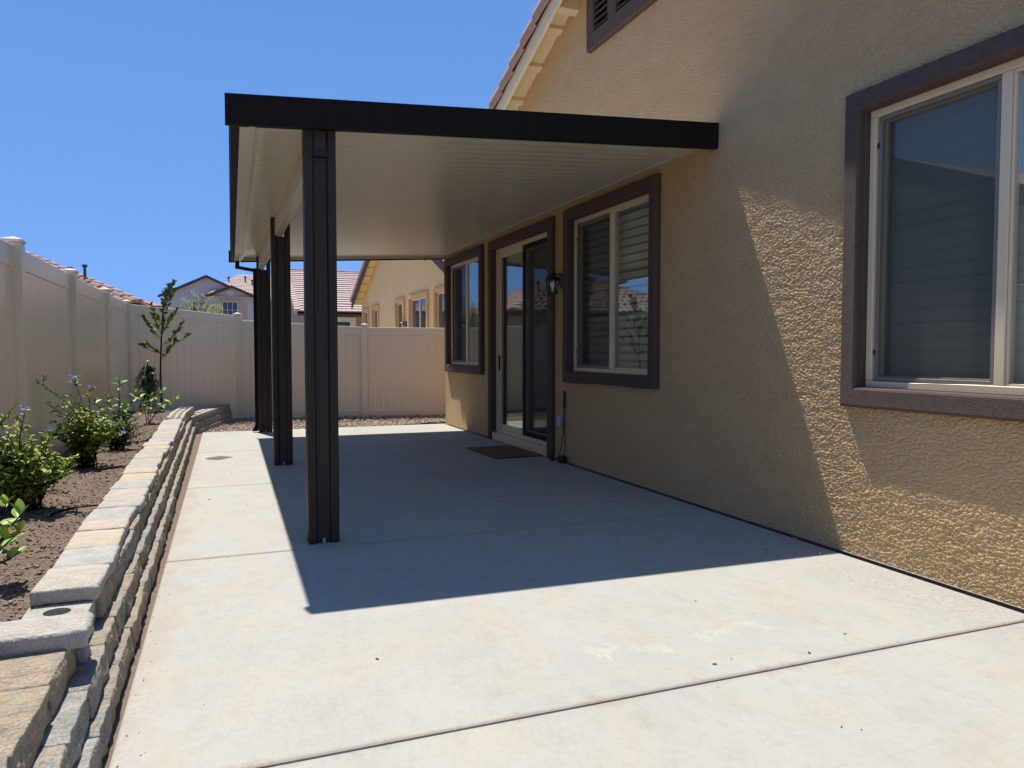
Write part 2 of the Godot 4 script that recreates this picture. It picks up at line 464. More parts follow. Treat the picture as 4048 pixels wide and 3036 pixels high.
func build_ground():
	var g := structure("ground")
	var mb := MB.new()
	mb.quad(Vector3(-220, -0.14, -260), Vector3(-220, -0.14, 120), Vector3(220, -0.14, 120), Vector3(220, -0.14, -260))
	part("earth", mb.mesh(), M.sand, g)
	# concrete patio in slabs parted by tooled joints
	var p := structure("patio")
	var zs := [-12.80, -10.26, -7.64, -5.023, -2.42, 0.19, 2.8]
	var left := func(z): return lerpf(-0.345, -0.26, clampf((-2.7 - z) / 10.1, 0, 1))
	for k in zs.size() - 1:
		var z0: float = zs[k] + 0.004; var z1: float = zs[k + 1] - 0.004
		slab(p, [Vector3(left.call(z0), 0, z0), Vector3(left.call(z1), 0, z1), Vector3(3.694, 0, z1), Vector3(3.694, 0, z0)])
	var s := MB.new()
	s.quad(Vector3(-0.6, -0.016, -12.7), Vector3(-0.6, -0.016, 3.0), Vector3(3.69, -0.016, 3.0), Vector3(3.69, -0.016, -12.7))
	part("joint_sand", s.mesh(), M.joint_dirt, p)
	# gravel strip at the far end
	var gr := structure("gravel_strip")
	var gb := MB.new()
	gb.quad(Vector3(-0.4, -0.075, -19.0), Vector3(-0.4, -0.075, -12.75), Vector3(7.5, -0.075, -12.75), Vector3(7.5, -0.075, -19.0))
	part("gravel_bed", gb.mesh(), M.sand, gr)
	var st := rounded_block(Vector3(1, 0.72, 0.85), 0.42, 0.10, 5, 2)
	var mm := MultiMesh.new()
	mm.transform_format = MultiMesh.TRANSFORM_3D; mm.use_colors = true; mm.mesh = st
	var tones := [Vector3(0.54, 0.38, 0.22), Vector3(0.42, 0.33, 0.23), Vector3(0.62, 0.49, 0.33), Vector3(0.34, 0.21, 0.13), Vector3(0.52, 0.44, 0.35), Vector3(0.26, 0.20, 0.16)]
	var spots := []
	for k in 15000:
		var x := rng.randf_range(-0.3, 5.6); var z := rng.randf_range(-16.2, -12.83)
		if k > 9000: x = rng.randf_range(-0.2, 4.6); z = rng.randf_range(-14.0, -12.83)
		if x > 3.6 and z > -12.8: continue
		if z < -15.9 + (x - 0.37) * 0.214: continue
		spots.append([x, z])
	mm.instance_count = spots.size()
	for k in spots.size():
		var sc := rng.randf_range(0.016, 0.042)
		var bs := Basis.from_euler(Vector3(rng.randf() * TAU, rng.randf() * TAU, rng.randf() * TAU)).scaled(Vector3.ONE * sc)
		mm.set_instance_transform(k, Transform3D(bs, Vector3(spots[k][0], -0.068 + rng.randf() * 0.026, spots[k][1])))
		var t: Vector3 = tones[rng.randi() % tones.size()] * rng.randf_range(0.55, 0.95)
		mm.set_instance_color(k, Color(t.x, t.y, t.z))
	var mi := MultiMeshInstance3D.new()
	mi.name = "gravel"; mi.multimesh = mm; mi.material_override = M.gravel
	mi.set_meta("kind", "stuff"); mi.set_meta("label", "tan and brown pebble gravel between patio and back fence"); mi.set_meta("category", "gravel")
	add_child(mi)

func slab(parent: Node, q: Array):
	# a slab with rounded long edges, top at y = 0
	var mb := MB.new()
	mb.has_uv = true
	var c: Vector3 = (q[0] + q[1] + q[2] + q[3]) / 4.0
	var ins := func(p, d, y):
		return Vector3(p.x - signf(p.x - c.x) * d, y, p.z - signf(p.z - c.z) * d)
	var rings := [[0.0, -0.12], [0.0, -0.012], [0.003, -0.005], [0.010, -0.0012], [0.016, 0.0]]
	for r in rings.size() - 1:
		for k in 4:
			mb.quad(ins.call(q[k], rings[r][0], rings[r][1]), ins.call(q[(k + 1) % 4], rings[r][0], rings[r][1]), ins.call(q[(k + 1) % 4], rings[r + 1][0], rings[r + 1][1]), ins.call(q[k], rings[r + 1][0], rings[r + 1][1]))
	mb.quad(ins.call(q[0], 0.016, 0.0), ins.call(q[1], 0.016, 0.0), ins.call(q[2], 0.016, 0.0), ins.call(q[3], 0.016, 0.0))
	for v in mb.v: mb.uv.append(Vector2((v.x + 0.6) / 4.5, (v.z + 13.0) / 13.9))
	part("concrete_slab", mb.mesh(), M.concrete, parent)

# ------------------------------------------------------------------ the house
func soffit_y(z: float) -> float:
	return 5.527 - PITCH * absf(z - RIDGE)

func wall_sheet(called: String, X: float, z0: float, z1: float, y0: float, top: Callable, holes: Array, m: Material, parent: Node, facing := -1.0, breaks := []) -> MeshInstance3D:
	# a wall in the plane x = X with rectangular openings [z0, z1, y0, y1]
	var cuts := [z0, z1]
	cuts.append_array(breaks)
	for h in holes: cuts.append_array([h[0], h[1]])
	cuts.sort()
	var o := base_of(parent)
	var mb := MB.new()
	for k in cuts.size() - 1:
		var a: float = cuts[k]; var b: float = cuts[k + 1]
		if b - a < 1e-4 or a < z0 - 1e-4 or b > z1 + 1e-4: continue
		var spans := []
		for h in holes:
			if h[0] <= a + 1e-4 and h[1] >= b - 1e-4: spans.append([h[2], h[3]])
		spans.sort_custom(func(p, q): return p[0] < q[0])
		var low := y0
		for s in spans + [[INF, INF]]:
			var ta: float = top.call(a) if s[0] == INF else s[0]
			var tb: float = top.call(b) if s[0] == INF else s[0]
			if ta - low > 1e-4 or tb - low > 1e-4:
				var p0 := Vector3(X, low, a) - o; var p1 := Vector3(X, low, b) - o; var p2 := Vector3(X, tb, b) - o; var p3 := Vector3(X, ta, a) - o
				if facing < 0: mb.quad(p0, p1, p2, p3)
				else: mb.quad(p3, p2, p1, p0)
			low = maxf(low, s[1])
	return part(called, mb.mesh(), m, parent)

func stucco_relief(h: Node, za: float, zb: float, ya: float, yb: float, hole: Array):
	# the stretch of wall that the sun rakes along, with its trowelled relief as real geometry
	var f := FastNoiseLite.new(); f.seed = 5; f.frequency = 1.0; f.fractal_octaves = 2
	f.domain_warp_enabled = true; f.domain_warp_amplitude = 0.9; f.domain_warp_frequency = 0.45
	var g := FastNoiseLite.new(); g.seed = 9; g.frequency = 1.0; g.fractal_octaves = 3
	var o := base_of(h)
	var step := 0.0048
	var nz := int((zb - za) / step); var ny := int((yb - ya) / step)
	var hg := PackedFloat32Array(); hg.resize((nz + 1) * (ny + 1))
	for j in ny + 1:
		var y := ya + (yb - ya) * j / ny
		for i in nz + 1:
			var z := za + (zb - za) * i / nz
			var coarse := g.get_noise_2d(z * 5.0, y * 11.0)
			var lump := smoothstep(-0.30, 0.22, f.get_noise_2d(z * 27.0, y * 60.0) + coarse * 0.3)
			var e := minf(minf(z - za, yb - y), 0.06) / 0.06
			hg[j * (nz + 1) + i] = (0.0029 * lump + 0.0017 * g.get_noise_2d(z * 85.0, y * 125.0) + 0.0018 * coarse) * e
	var vv := PackedVector3Array(); var nn := PackedVector3Array(); var ix := PackedInt32Array()
	vv.resize(hg.size()); nn.resize(hg.size())
	var w := nz + 1
	for j in ny + 1:
		for i in w:
			var k := j * w + i
			vv[k] = Vector3(WX - hg[k], ya + (yb - ya) * j / ny, za + (zb - za) * i / nz) - o
			var hz := (hg[j * w + mini(i + 1, nz)] - hg[j * w + maxi(i - 1, 0)]) / (2 * step)
			var hy := (hg[mini(j + 1, ny) * w + i] - hg[maxi(j - 1, 0) * w + i]) / (2 * step)
			nn[k] = Vector3(-1, -hy, -hz).normalized()
	for j in ny:
		var yc := ya + (yb - ya) * (j + 0.5) / ny
		for i in nz:
			var zc := za + (zb - za) * (i + 0.5) / nz
			if zc > hole[0] and yc > hole[1] and yc < hole[2]: continue
			var k := j * w + i
			ix.append_array([k, k + w + 1, k + 1, k, k + w, k + w + 1])
	var a := []
	a.resize(Mesh.ARRAY_MAX)
	a[Mesh.ARRAY_VERTEX] = vv; a[Mesh.ARRAY_NORMAL] = nn; a[Mesh.ARRAY_INDEX] = ix
	var m := ArrayMesh.new()
	m.add_surface_from_arrays(Mesh.PRIMITIVE_TRIANGLES, a)
	part("wall", m, M.stucco, h)

func build_house():
	var h := thing("stucco_house", "tan stucco house wall with brown window surrounds beside the patio", "house", Vector3(7.8, 0, RIDGE))
	var z0 := -12.76; var z1 := -0.18
	var holes := []
	for c in [-11.65, -6.83, -2.70]: holes.append([c - 0.855, c + 0.855, 1.07, 2.765])
	holes.append([-10.245, -8.245, 0.115, 2.755])
	var vent_z := [[-7.085, -6.777], [-6.613, -6.305], [-6.141, -5.833]]
	for v in vent_z: holes.append([v[0], v[1], 4.61, 4.99])
	wall_sheet("wall", WX, z0, z1, 0.014, soffit_y, holes + [[-5.25, -2.30, 0.014, 3.0]], M.stucco, h, -1, [RIDGE])
	stucco_relief(h, -5.25, -2.30, 0.014, 3.0, [-3.555, 1.07, 2.765])
	wall_sheet("inner_wall", WX + 0.16, z0 + 0.1, z1 - 0.1, -0.05, func(z): return soffit_y(z) - 0.02, holes, M.inside_wall, h, 1, [RIDGE])
	# the other sides close the house
	hexa_part("side_wall", [Vector3(WX + 0.003, 0.03, z0), Vector3(WX + 0.003, 0.03, z0 + 0.15), Vector3(12, 0.03, z0 + 0.15), Vector3(12, 0.03, z0)], [Vector3(WX + 0.003, 3.2, z0), Vector3(WX + 0.003, 3.25, z0 + 0.15), Vector3(12, 3.25, z0 + 0.15), Vector3(12, 3.2, z0)], M.stucco, h)
	hexa_part("side_wall", [Vector3(WX + 0.003, 0.03, z1 - 0.15), Vector3(WX + 0.003, 0.03, z1), Vector3(12, 0.03, z1), Vector3(12, 0.03, z1 - 0.15)], [Vector3(WX + 0.003, 3.25, z1 - 0.15), Vector3(WX + 0.003, 3.2, z1), Vector3(12, 3.2, z1), Vector3(12, 3.25, z1 - 0.15)], M.stucco, h)
	wall_sheet("back_wall", 12.0, z0, z1, 0.03, soffit_y, [], M.stucco, h, 1, [RIDGE])
	bx("floor", Vector3(WX + 0.16, -0.10, z0 + 0.15), Vector3(11.95, 0.05, z1 - 0.15), M.inside_wall, h)
	bx("room_ceiling", Vector3(WX + 0.165, 2.80, z0 + 0.16), Vector3(11.9, 2.85, z1 - 0.16), M.inside_wall, h)
	bx("room_wall", Vector3(7.2, 0.06, z0 + 0.16), Vector3(7.3, 2.79, z1 - 0.16), M.inside_wall, h)
	for zz in [-10.6, -8.0, -4.5]: bx("room_wall", Vector3(WX + 0.17, 0.06, zz - 0.05), Vector3(7.19, 2.79, zz + 0.05), M.inside_wall, h)
	# drip screed over an open gap to the recessed foundation
	bx("weep_screed", Vector3(WX - 0.006, 0.009, z0 - 0.004), Vector3(WX + 0.08, 0.0145, z1), M.galvanised, h, 0.002)
	bx("foundation", Vector3(WX + 0.055, -0.14, z0), Vector3(WX + 0.15, 0.0085, z1), M.beige_stucco, h)
	# gable vent
	var v := group_part("gable_vent", h, Vector3(-4.1, 4.4, 0))
	var fr := [[-7.24, -7.085], [-6.777, -6.613], [-6.305, -6.141], [-5.833, -5.70]]
	for f in fr: bx("vent_frame", Vector3(WX - 0.055, 4.611, f[0]), Vector3(WX + 0.03, 4.989, f[1]), M.trim_stucco, v, 0.008)
	bx("vent_frame", Vector3(WX - 0.055, 4.44, -7.24), Vector3(WX + 0.03, 4.61, -5.70), M.trim_stucco, v, 0.012)
	bx("vent_frame", Vector3(WX - 0.055, 4.99, -7.24), Vector3(WX + 0.03, 5.14, -5.70), M.trim_stucco, v, 0.012)
	for q in vent_z:
		for k in 6:
			var y := 4.63 + k * 0.066
			hexa_part("vent_slat", [Vector3(WX - 0.042, y, q[0]), Vector3(WX - 0.042, y, q[1]), Vector3(WX + 0.03, y + 0.045, q[1]), Vector3(WX + 0.03, y + 0.045, q[0])], [Vector3(WX - 0.042, y + 0.014, q[0]), Vector3(WX - 0.042, y + 0.014, q[1]), Vector3(WX + 0.03, y + 0.059, q[1]), Vector3(WX + 0.03, y + 0.059, q[0])], M.trim_stucco, v)
	window(h, -11.65, 0, "brown framed sliding window by the far house corner")
	window(h, -6.83, 2, "brown framed sliding window with half open blind beside the door")
	window(h, -2.70, 1, "large brown framed window with closed blind in the sun")
	sliding_door(h)
	build_roof(h)

func trim_ring(w: Node, za: float, zb: float, ya: float, yb: float, t: float, sides := [1, 1, 1, 1]):
	# raised stucco band round an opening, mitred at the corners; za .. yb are the opening
	var prof := [[t, WX + 0.02], [t, WX - 0.038], [t - 0.006, WX - 0.051], [t - 0.018, WX - 0.059], [0.016, WX - 0.060], [0.005, WX - 0.054], [0.0, WX - 0.040], [0.0, WX + 0.05]]
	var o := base_of(w)
	var mb := MB.new()
	var ring := func(p):
		var d: float = p[0]
		return [Vector3(p[1], ya - (d if sides[0] else 0.0), za - d) - o, Vector3(p[1], yb + d, za - d) - o, Vector3(p[1], yb + d, zb + d) - o, Vector3(p[1], ya - (d if sides[0] else 0.0), zb + d) - o]
	for k in prof.size() - 1:
		var a = ring.call(prof[k]); var b = ring.call(prof[k + 1])
		for q in (4 if sides[0] else 3):
			var q2 := (q + 1) % 4
			mb.quad(a[q], a[q2], b[q2], b[q])
	part("trim", mb.mesh(), M.trim_stucco, w)

func flat_pane(called: String, x: float, ya: float, yb: float, za: float, zb: float, m: Material, w: Node):
	var o := base_of(w)
	var mb := MB.new()
	mb.quad(Vector3(x, ya, za) - o, Vector3(x, ya, zb) - o, Vector3(x, yb, zb) - o, Vector3(x, yb, za) - o)
	return part(called, mb.mesh(), m, w)

func glazed(w: Node, za: float, zb: float, ya: float, yb: float, x: float, t: float, m: Material):
	bx("sash_rail", Vector3(x, ya, za), Vector3(x + 0.03, ya + t, zb), m, w, 0.003)
	bx("sash_rail", Vector3(x, yb - t, za), Vector3(x + 0.03, yb, zb), m, w, 0.003)
	bx("sash_stile", Vector3(x, ya + t, za), Vector3(x + 0.03, yb - t, za + t), m, w, 0.003)
	bx("sash_stile", Vector3(x, ya + t, zb - t), Vector3(x + 0.03, yb - t, zb), m, w, 0.003)
	for k in 2: flat_pane("pane", x + 0.010 + 0.011 * k, ya + t, yb - t, za + t, zb - t, [M.glass, M.coated_glass][k], w)

func window(h: Node, zc: float, blind: int, label: String):
	var w := group_part("window", h, Vector3(WX - 7.8, 1.07, zc - RIDGE))
	w.set_meta("label", label)
	var za := zc - 0.855; var zb := zc + 0.855; var ya := 1.07; var yb := 2.765
	trim_ring(w, za, zb, ya, yb, 0.125)
	var x := WX + 0.03
	var fm: Material = M.frame_vinyl
	bx("frame", Vector3(x, ya, za), Vector3(x + 0.09, ya + 0.045, zb), fm, w)
	bx("frame", Vector3(x, yb - 0.045, za), Vector3(x + 0.09, yb, zb), fm, w)
	bx("frame", Vector3(x, ya + 0.045, za), Vector3(x + 0.09, yb - 0.045, za + 0.045), fm, w)
	bx("frame", Vector3(x, ya + 0.045, zb - 0.045), Vector3(x + 0.09, yb - 0.045, zb), fm, w)
	bx("mullion", Vector3(x + 0.004, ya + 0.046, zc - 0.028), Vector3(x + 0.085, yb - 0.046, zc + 0.028), fm, w)
	# sliding far half behind an insect screen, fixed near half
	glazed(w, za + 0.046, zc - 0.029, ya + 0.046, yb - 0.046, x + 0.045, 0.035, fm)
	glazed(w, zc + 0.029, zb - 0.046, ya + 0.046, yb - 0.046, x + 0.012, 0.016, fm)
	var s := x + 0.012
	var sa := za + 0.058; var sb := zc - 0.032; var t := 0.022
	for q in [[ya + 0.05, ya + 0.05 + t, sa, sb], [yb - 0.05 - t, yb - 0.05, sa, sb], [ya + 0.051 + t, yb - 0.051 - t, sa, sa + t], [ya + 0.051 + t, yb - 0.051 - t, sb - t, sb]]:
		bx("screen_frame", Vector3(s, q[0], q[2]), Vector3(s + 0.012, q[1], q[3]), M.screen_frame, w, 0.002)
	flat_pane("insect_screen", s + 0.006, ya + 0.05 + t, yb - 0.05 - t, sa + t, sb - t, M.screen_mesh, w)
	for y in [ya + 0.22, yb - 0.22]: bx("screen_clip", Vector3(s - 0.004, y - 0.016, sa - 0.010), Vector3(s + 0.010, y + 0.016, sa + 0.006), M.black_rubber, w, 0.002)
	if blind > 0:
		var lo := ya + 0.04
		var n := int((yb - lo) / 0.083)
		for k in n:
			var y := lo + 0.02 + k * 0.083
			var tilt := 0.009 if blind == 1 else 0.045
			var half := 0.043 if blind == 1 else 0.026
			var b0 := Vector3(x + 0.115 + tilt, y, za + 0.02); var t0 := Vector3(x + 0.115, y + half * 2, za + 0.02)
			var dz := Vector3(0, 0, zb - za - 0.04); var th := Vector3(0.004, 0.002, 0)
			hexa_part("blind_slat", [b0, b0 + dz, b0 + dz + th, b0 + th], [t0, t0 + dz, t0 + dz + th, t0 + th], M.blind, w)
		bx("blind_headrail", Vector3(x + 0.11, yb - 0.03, za + 0.01), Vector3(x + 0.16, yb + 0.02, zb - 0.01), M.blind, w)

func sliding_door(h: Node):
	var zc := -9.245
	var w := group_part("sliding_door", h, Vector3(WX - 7.8, 0.0, zc - RIDGE))
	w.set_meta("label", "tall sliding glass patio door with dark insect screen")
	var za := zc - 1.0; var zb := zc + 1.0; var ya := 0.115; var yb := 2.755
	trim_ring(w, za, zb, 0.02, yb, 0.125, [0, 1, 1, 1])
	bx("door_sill", Vector3(WX - 0.035, 0.004, za + 0.001), Vector3(WX + 0.14, 0.113, zb - 0.001), M.cream_paint, w, 0.008)
	var x := WX + 0.03
	var fm: Material = M.frame_vinyl
	bx("frame", Vector3(x, ya, za), Vector3(x + 0.11, ya + 0.05, zb), fm, w)
	bx("frame", Vector3(x, yb - 0.06, za), Vector3(x + 0.11, yb, zb), fm, w)
	bx("frame", Vector3(x, ya + 0.05, za), Vector3(x + 0.11, yb - 0.06, za + 0.05), fm, w)
	bx("frame", Vector3(x, ya + 0.05, zb - 0.05), Vector3(x + 0.11, yb - 0.06, zb), fm, w)
	glazed(w, za + 0.051, zc + 0.035, ya + 0.051, yb - 0.061, x + 0.03, 0.07, fm)
	glazed(w, zc - 0.035, zb - 0.051, ya + 0.051, yb - 0.061, x + 0.066, 0.07, fm)
	var t := 0.06; var s := x + 0.008; var sa := zc + 0.0; var sb := zb - 0.052
	for q in [[ya + 0.055, ya + 0.055 + t, sa, sb], [yb - 0.065 - t, yb - 0.065, sa, sb], [ya + 0.056 + t, yb - 0.066 - t, sa, sa + t], [ya + 0.056 + t, yb - 0.066 - t, sb - t, sb]]:
		bx("screen_frame", Vector3(s, q[0], q[2]), Vector3(s + 0.018, q[1], q[3]), M.bronze_smooth, w, 0.003)
	flat_pane("insect_screen", s + 0.009, ya + 0.055 + t, yb - 0.065 - t, sa + t, sb - t, M.screen_mesh, w)
	bx("door_handle", Vector3(x + 0.012, 1.02, za + 0.075), Vector3(x + 0.03, 1.24, za + 0.10), M.bronze_smooth, w, 0.004)

func slope_bar(called: String, xa: float, xb: float, za: float, zb: float, dy0: float, dy1: float, m: Material, parent: Node, base = null):
	# a bar that follows the roof slope from za to zb, dy0 .. dy1 above the soffit line
	var f: Callable = soffit_y if base == null else base
	var a0: float = f.call(za); var b0: float = f.call(zb)
	return hexa_part(called, [Vector3(xa, a0 + dy0, za), Vector3(xa, b0 + dy0, zb), Vector3(xb, b0 + dy0, zb), Vector3(xb, a0 + dy0, za)], [Vector3(xa, a0 + dy1, za), Vector3(xa, b0 + dy1, zb), Vector3(xb, b0 + dy1, zb), Vector3(xb, a0 + dy1, za)], m, parent)

func build_roof(h: Node):
	var r := group_part("roof", h, Vector3(0, 3.2, 0))
	for e in [[-13.15, RIDGE], [RIDGE, 0.22]]:
		slope_bar("soffit", WX - 0.25, WX + 0.5, e[0], e[1], 0.002, 0.03, M.soffit_paint, r)
		slope_bar("roof_deck", WX + 0.5, 12.3, e[0], e[1], 0.0, 0.10, M.clay_tile, r)
		slope_bar("roof_deck", WX - 0.25, WX + 0.5, e[0], e[1], 0.032, 0.10, M.clay_tile, r)
		slope_bar("fascia_board", WX - 0.29, WX - 0.252, e[0], e[1], -0.165, 0.02, M.cream_paint, r)
	# lookouts under the overhang
	for z in [-10.95, -10.35, -9.75, -9.15, -8.55, -7.96, -7.37, -6.8, -6.1, -5.5, -4.9, -4.3, -3.7, -3.1, -2.5, -1.9, -1.3]:
		slope_bar("lookout", WX - 0.251, WX + 0.02, z - 0.045, z + 0.045, -0.04, 0.0, M.soffit_paint, r)
	for z in [-7.56, -10.6, -5.38, -2.34]:
		slope_bar("lookout", WX - 0.251, WX + 0.02, z - 0.045, z + 0.045, -0.135, 0.0, M.soffit_paint, r)
	# rake tiles lap one another down the slope
	var z := RIDGE
	for side in [-1.0, 1.0]:
		for k in 18:
			var za: float = RIDGE + side * (0.01 + k * 0.365); var zb: float = RIDGE + side * (0.42 + k * 0.365)
			rake_tile(r, za, zb, side)

func rake_tile(r: Node, za: float, zb: float, side: float):
	# an L-shaped tile: a cheek hanging over the fascia and a rounded back over the edge, thicker at its low end
	var o := base_of(r)
	var mb := MB.new()
	var prof := [[-0.335, 0.0], [-0.345, 0.10], [-0.33, 0.165], [-0.28, 0.215], [-0.20, 0.235], [-0.10, 0.215], [-0.05, 0.15], [-0.07, 0.14], [-0.12, 0.19], [-0.20, 0.205], [-0.27, 0.19], [-0.31, 0.15], [-0.318, 0.0]]
	var j := rng.randf_range(-0.006, 0.006)
	var at := func(p, z, lift): return Vector3(WX + p[0] - lift * 0.5 + j, soffit_y(z) + p[1] + lift - 0.02, z) - o
	for k in prof.size():
		var p = prof[k]; var q = prof[(k + 1) % prof.size()]
		var a = at.call(p, za, 0.0); var b = at.call(p, zb, 0.028); var c = at.call(q, zb, 0.028); var d = at.call(q, za, 0.0)
		if side < 0: mb.quad(d, c, b, a)
		else: mb.quad(a, b, c, d)
	for k in [[0, 1, 11, 12], [1, 2, 10, 11], [2, 3, 9, 10], [3, 4, 8, 9], [4, 5, 7, 8]]:
		var e := []
		for q in k: e.append(at.call(prof[q], zb, 0.028))
		if side < 0: mb.quad(e[0], e[1], e[2], e[3])
		else: mb.quad(e[3], e[2], e[1], e[0])
	part("rake_tile", mb.mesh(), M.clay_tile, r)

# ------------------------------------------------------------------ the patio cover
func outer(z: float) -> float:       # its outer edge is not quite parallel to the house
	return lerpf(0.058, 0.168, clampf((-5.02 - z) / 7.78, 0, 1))

func under(x: float) -> float:       # underside of the roof panels
	return 2.968 - 0.0580 * (WX - x)

func build_cover():
	var c := thing("patio_cover", "dark bronze metal patio cover with cream underside on three posts", "patio cover", Vector3(1.9, 0, -8.9))
	var zn := -5.02; var zf := -12.80
	# roof panels side by side, each with a shallow groove to the next
	var n := 52
	for k in n:
		var za := lerpf(zf + 0.05, zn - 0.05, float(k) / n) + 0.0012; var zb := lerpf(zf + 0.05, zn - 0.05, float(k + 1) / n) - 0.0012
		var xa := outer(za) + 0.20; var xb := WX - 0.004
		var o := base_of(c)
		var mb := MB.new()
		var g := 0.006; var lift := 0.004
		var P := func(x, z, dy): return Vector3(x, under(x) + dy, z) - o
		mb.quad(P.call(xa, zb - g, 0), P.call(xa, za + g, 0), P.call(xb, za + g, 0), P.call(xb, zb - g, 0))
		mb.quad(P.call(xa, za + g, 0), P.call(xa, za, lift), P.call(xb, za, lift), P.call(xb, za + g, 0))
		mb.quad(P.call(xa, zb, lift), P.call(xa, zb - g, 0), P.call(xb, zb - g, 0), P.call(xb, zb, lift))
		mb.quad(P.call(xa, za, 0.075), P.call(xa, zb, 0.075), P.call(xb, zb, 0.075), P.call(xb, za, 0.075))
		mb.quad(P.call(xa, za, lift), P.call(xa, zb, lift), P.call(xa, zb, 0.075), P.call(xa, za, 0.075))
		mb.quad(P.call(xb, zb, lift), P.call(xb, za, lift), P.call(xb, za, 0.075), P.call(xb, zb, 0.075))
		mb.quad(P.call(xa, za, 0.075), P.call(xb, za, 0.075), P.call(xb, za, lift), P.call(xa, za, lift))
		mb.quad(P.call(xa, zb, lift), P.call(xb, zb, lift), P.call(xb, zb, 0.075), P.call(xa, zb, 0.075))
		part("roof_panel", mb.mesh(), M.cream_metal, c)
	# front and far fascia follow the fall of the roof
	for q in [[zn, zn - 0.045], [zf, zf + 0.045]]:
		var za := minf(q[0], q[1]); var zb := maxf(q[0], q[1])
		var xo := outer(q[0])
		var yl := 2.702; var yr := 2.905
		hexa_part("fascia", [Vector3(xo, yl, za), Vector3(xo, yl, zb), Vector3(WX - 0.001, yr, zb), Vector3(WX - 0.001, yr, za)], [Vector3(xo, yl + 0.187, za), Vector3(xo, yl + 0.187, zb), Vector3(WX - 0.001, yr + 0.198, zb), Vector3(WX - 0.001, yr + 0.198, za)], M.bronze_smooth, c)
	# folded lower lip of the front fascia and its cream inner return at the far end
	hexa_part("fascia_lip", [Vector3(outer(zn) + 0.05, 2.709, zn - 0.075), Vector3(outer(zn) + 0.05, 2.709, zn - 0.046), Vector3(WX - 0.01, 2.911, zn - 0.046), Vector3(WX - 0.01, 2.911, zn - 0.075)], [Vector3(outer(zn) + 0.05, 2.714, zn - 0.075), Vector3(outer(zn) + 0.05, 2.714, zn - 0.046), Vector3(WX - 0.01, 2.916, zn - 0.046), Vector3(WX - 0.01, 2.916, zn - 0.075)], M.bronze_smooth, c)
	hexa_part("fascia_lining", [Vector3(outer(zf) + 0.19, 2.733, zf + 0.046), Vector3(outer(zf) + 0.19, 2.733, zf + 0.052), Vector3(WX - 0.006, 2.922, zf + 0.052), Vector3(WX - 0.006, 2.922, zf + 0.046)], [Vector3(outer(zf) + 0.19, 2.77, zf + 0.046), Vector3(outer(zf) + 0.19, 2.77, zf + 0.052), Vector3(WX - 0.006, 2.97, zf + 0.052), Vector3(WX - 0.006, 2.97, zf + 0.046)], M.cream_metal, c)
	# hanger strip where the panels meet the house
	hexa_part("wall_channel", [Vector3(WX - 0.05, 2.955, zf + 0.06), Vector3(WX - 0.05, 2.955, zn - 0.06), Vector3(WX - 0.0005, 2.958, zn - 0.06), Vector3(WX - 0.0005, 2.958, zf + 0.06)], [Vector3(WX - 0.05, 2.9645, zf + 0.06), Vector3(WX - 0.05, 2.9645, zn - 0.06), Vector3(WX - 0.0005, 2.9675, zn - 0.06), Vector3(WX - 0.0005, 2.9675, zf + 0.06)], M.cream_metal, c)
	for k in 12:
		part("screw", lathe([[0.0055, -0.004], [0.004, 0.0], [0.0001, 0.0005]], 8), M.lamp_bulb, c, Vector3(WX - 0.026, 2.954, zn - 0.35 - k * 0.62) - base_of(c))
	# gutter along the outer edge: dark front, cream inside pan and lip
	var edge := func(called, d0, d1, y0, y1, m):
		hexa_part(called, [Vector3(outer(zf) + d0, y0, zf + 0.046), Vector3(outer(zn) + d0, y0, zn - 0.046), Vector3(outer(zn) + d1, y0, zn - 0.046), Vector3(outer(zf) + d1, y0, zf + 0.046)], [Vector3(outer(zf) + d0, y1, zf + 0.046), Vector3(outer(zn) + d0, y1, zn - 0.046), Vector3(outer(zn) + d1, y1, zn - 0.046), Vector3(outer(zf) + d1, y1, zf + 0.046)], m, c)
	edge.call("gutter_front", 0.022, 0.028, 2.712, 2.886, M.bronze_smooth)
	edge.call("gutter_bottom", 0.0285, 0.086, 2.712, 2.717, M.bronze_smooth)
	edge.call("gutter_pan", 0.0865, 0.176, 2.714, 2.719, M.cream_metal)
	edge.call("gutter_back", 0.1765, 0.181, 2.714, 2.80, M.cream_metal)
	edge.call("gutter_lip", 0.1815, 0.212, 2.738, 2.743, M.cream_metal)
	# header beam with a dark end cap
	var bx0 := 0.597; var bx1 := 0.683
	var b := group_part("header_beam", c, Vector3(-1.3, 2.6, 0))
	for k in 2:
		var ya := 2.585 + k * 0.1035
		bx("beam_half", Vector3(bx0, ya, -12.62), Vector3(bx1, ya + 0.102, -5.155), M.cream_metal, b, 0.006)
	hexa_part("end_cap", [Vector3(bx0 - 0.008, 2.578, -5.154), Vector3(bx0 - 0.008, 2.578, -5.090), Vector3(bx1 + 0.008, 2.578, -5.090), Vector3(bx1 + 0.008, 2.578, -5.154)], [Vector3(bx0 + 0.004, 2.62, -5.154), Vector3(bx0 + 0.004, 2.62, -5.105), Vector3(bx1 - 0.004, 2.62, -5.105), Vector3(bx1 - 0.004, 2.62, -5.154)], M.bronze_metal, b)
	bx("end_cap", Vector3(bx0 + 0.004, 2.6205, -5.154), Vector3(bx1 - 0.004, 2.79, -5.105), M.bronze_metal, b, 0.004)
	# posts: a steel core between two side plates
	var pz := [-5.11, -8.80, -12.44]; var px := [0.640, 0.662, 0.672]
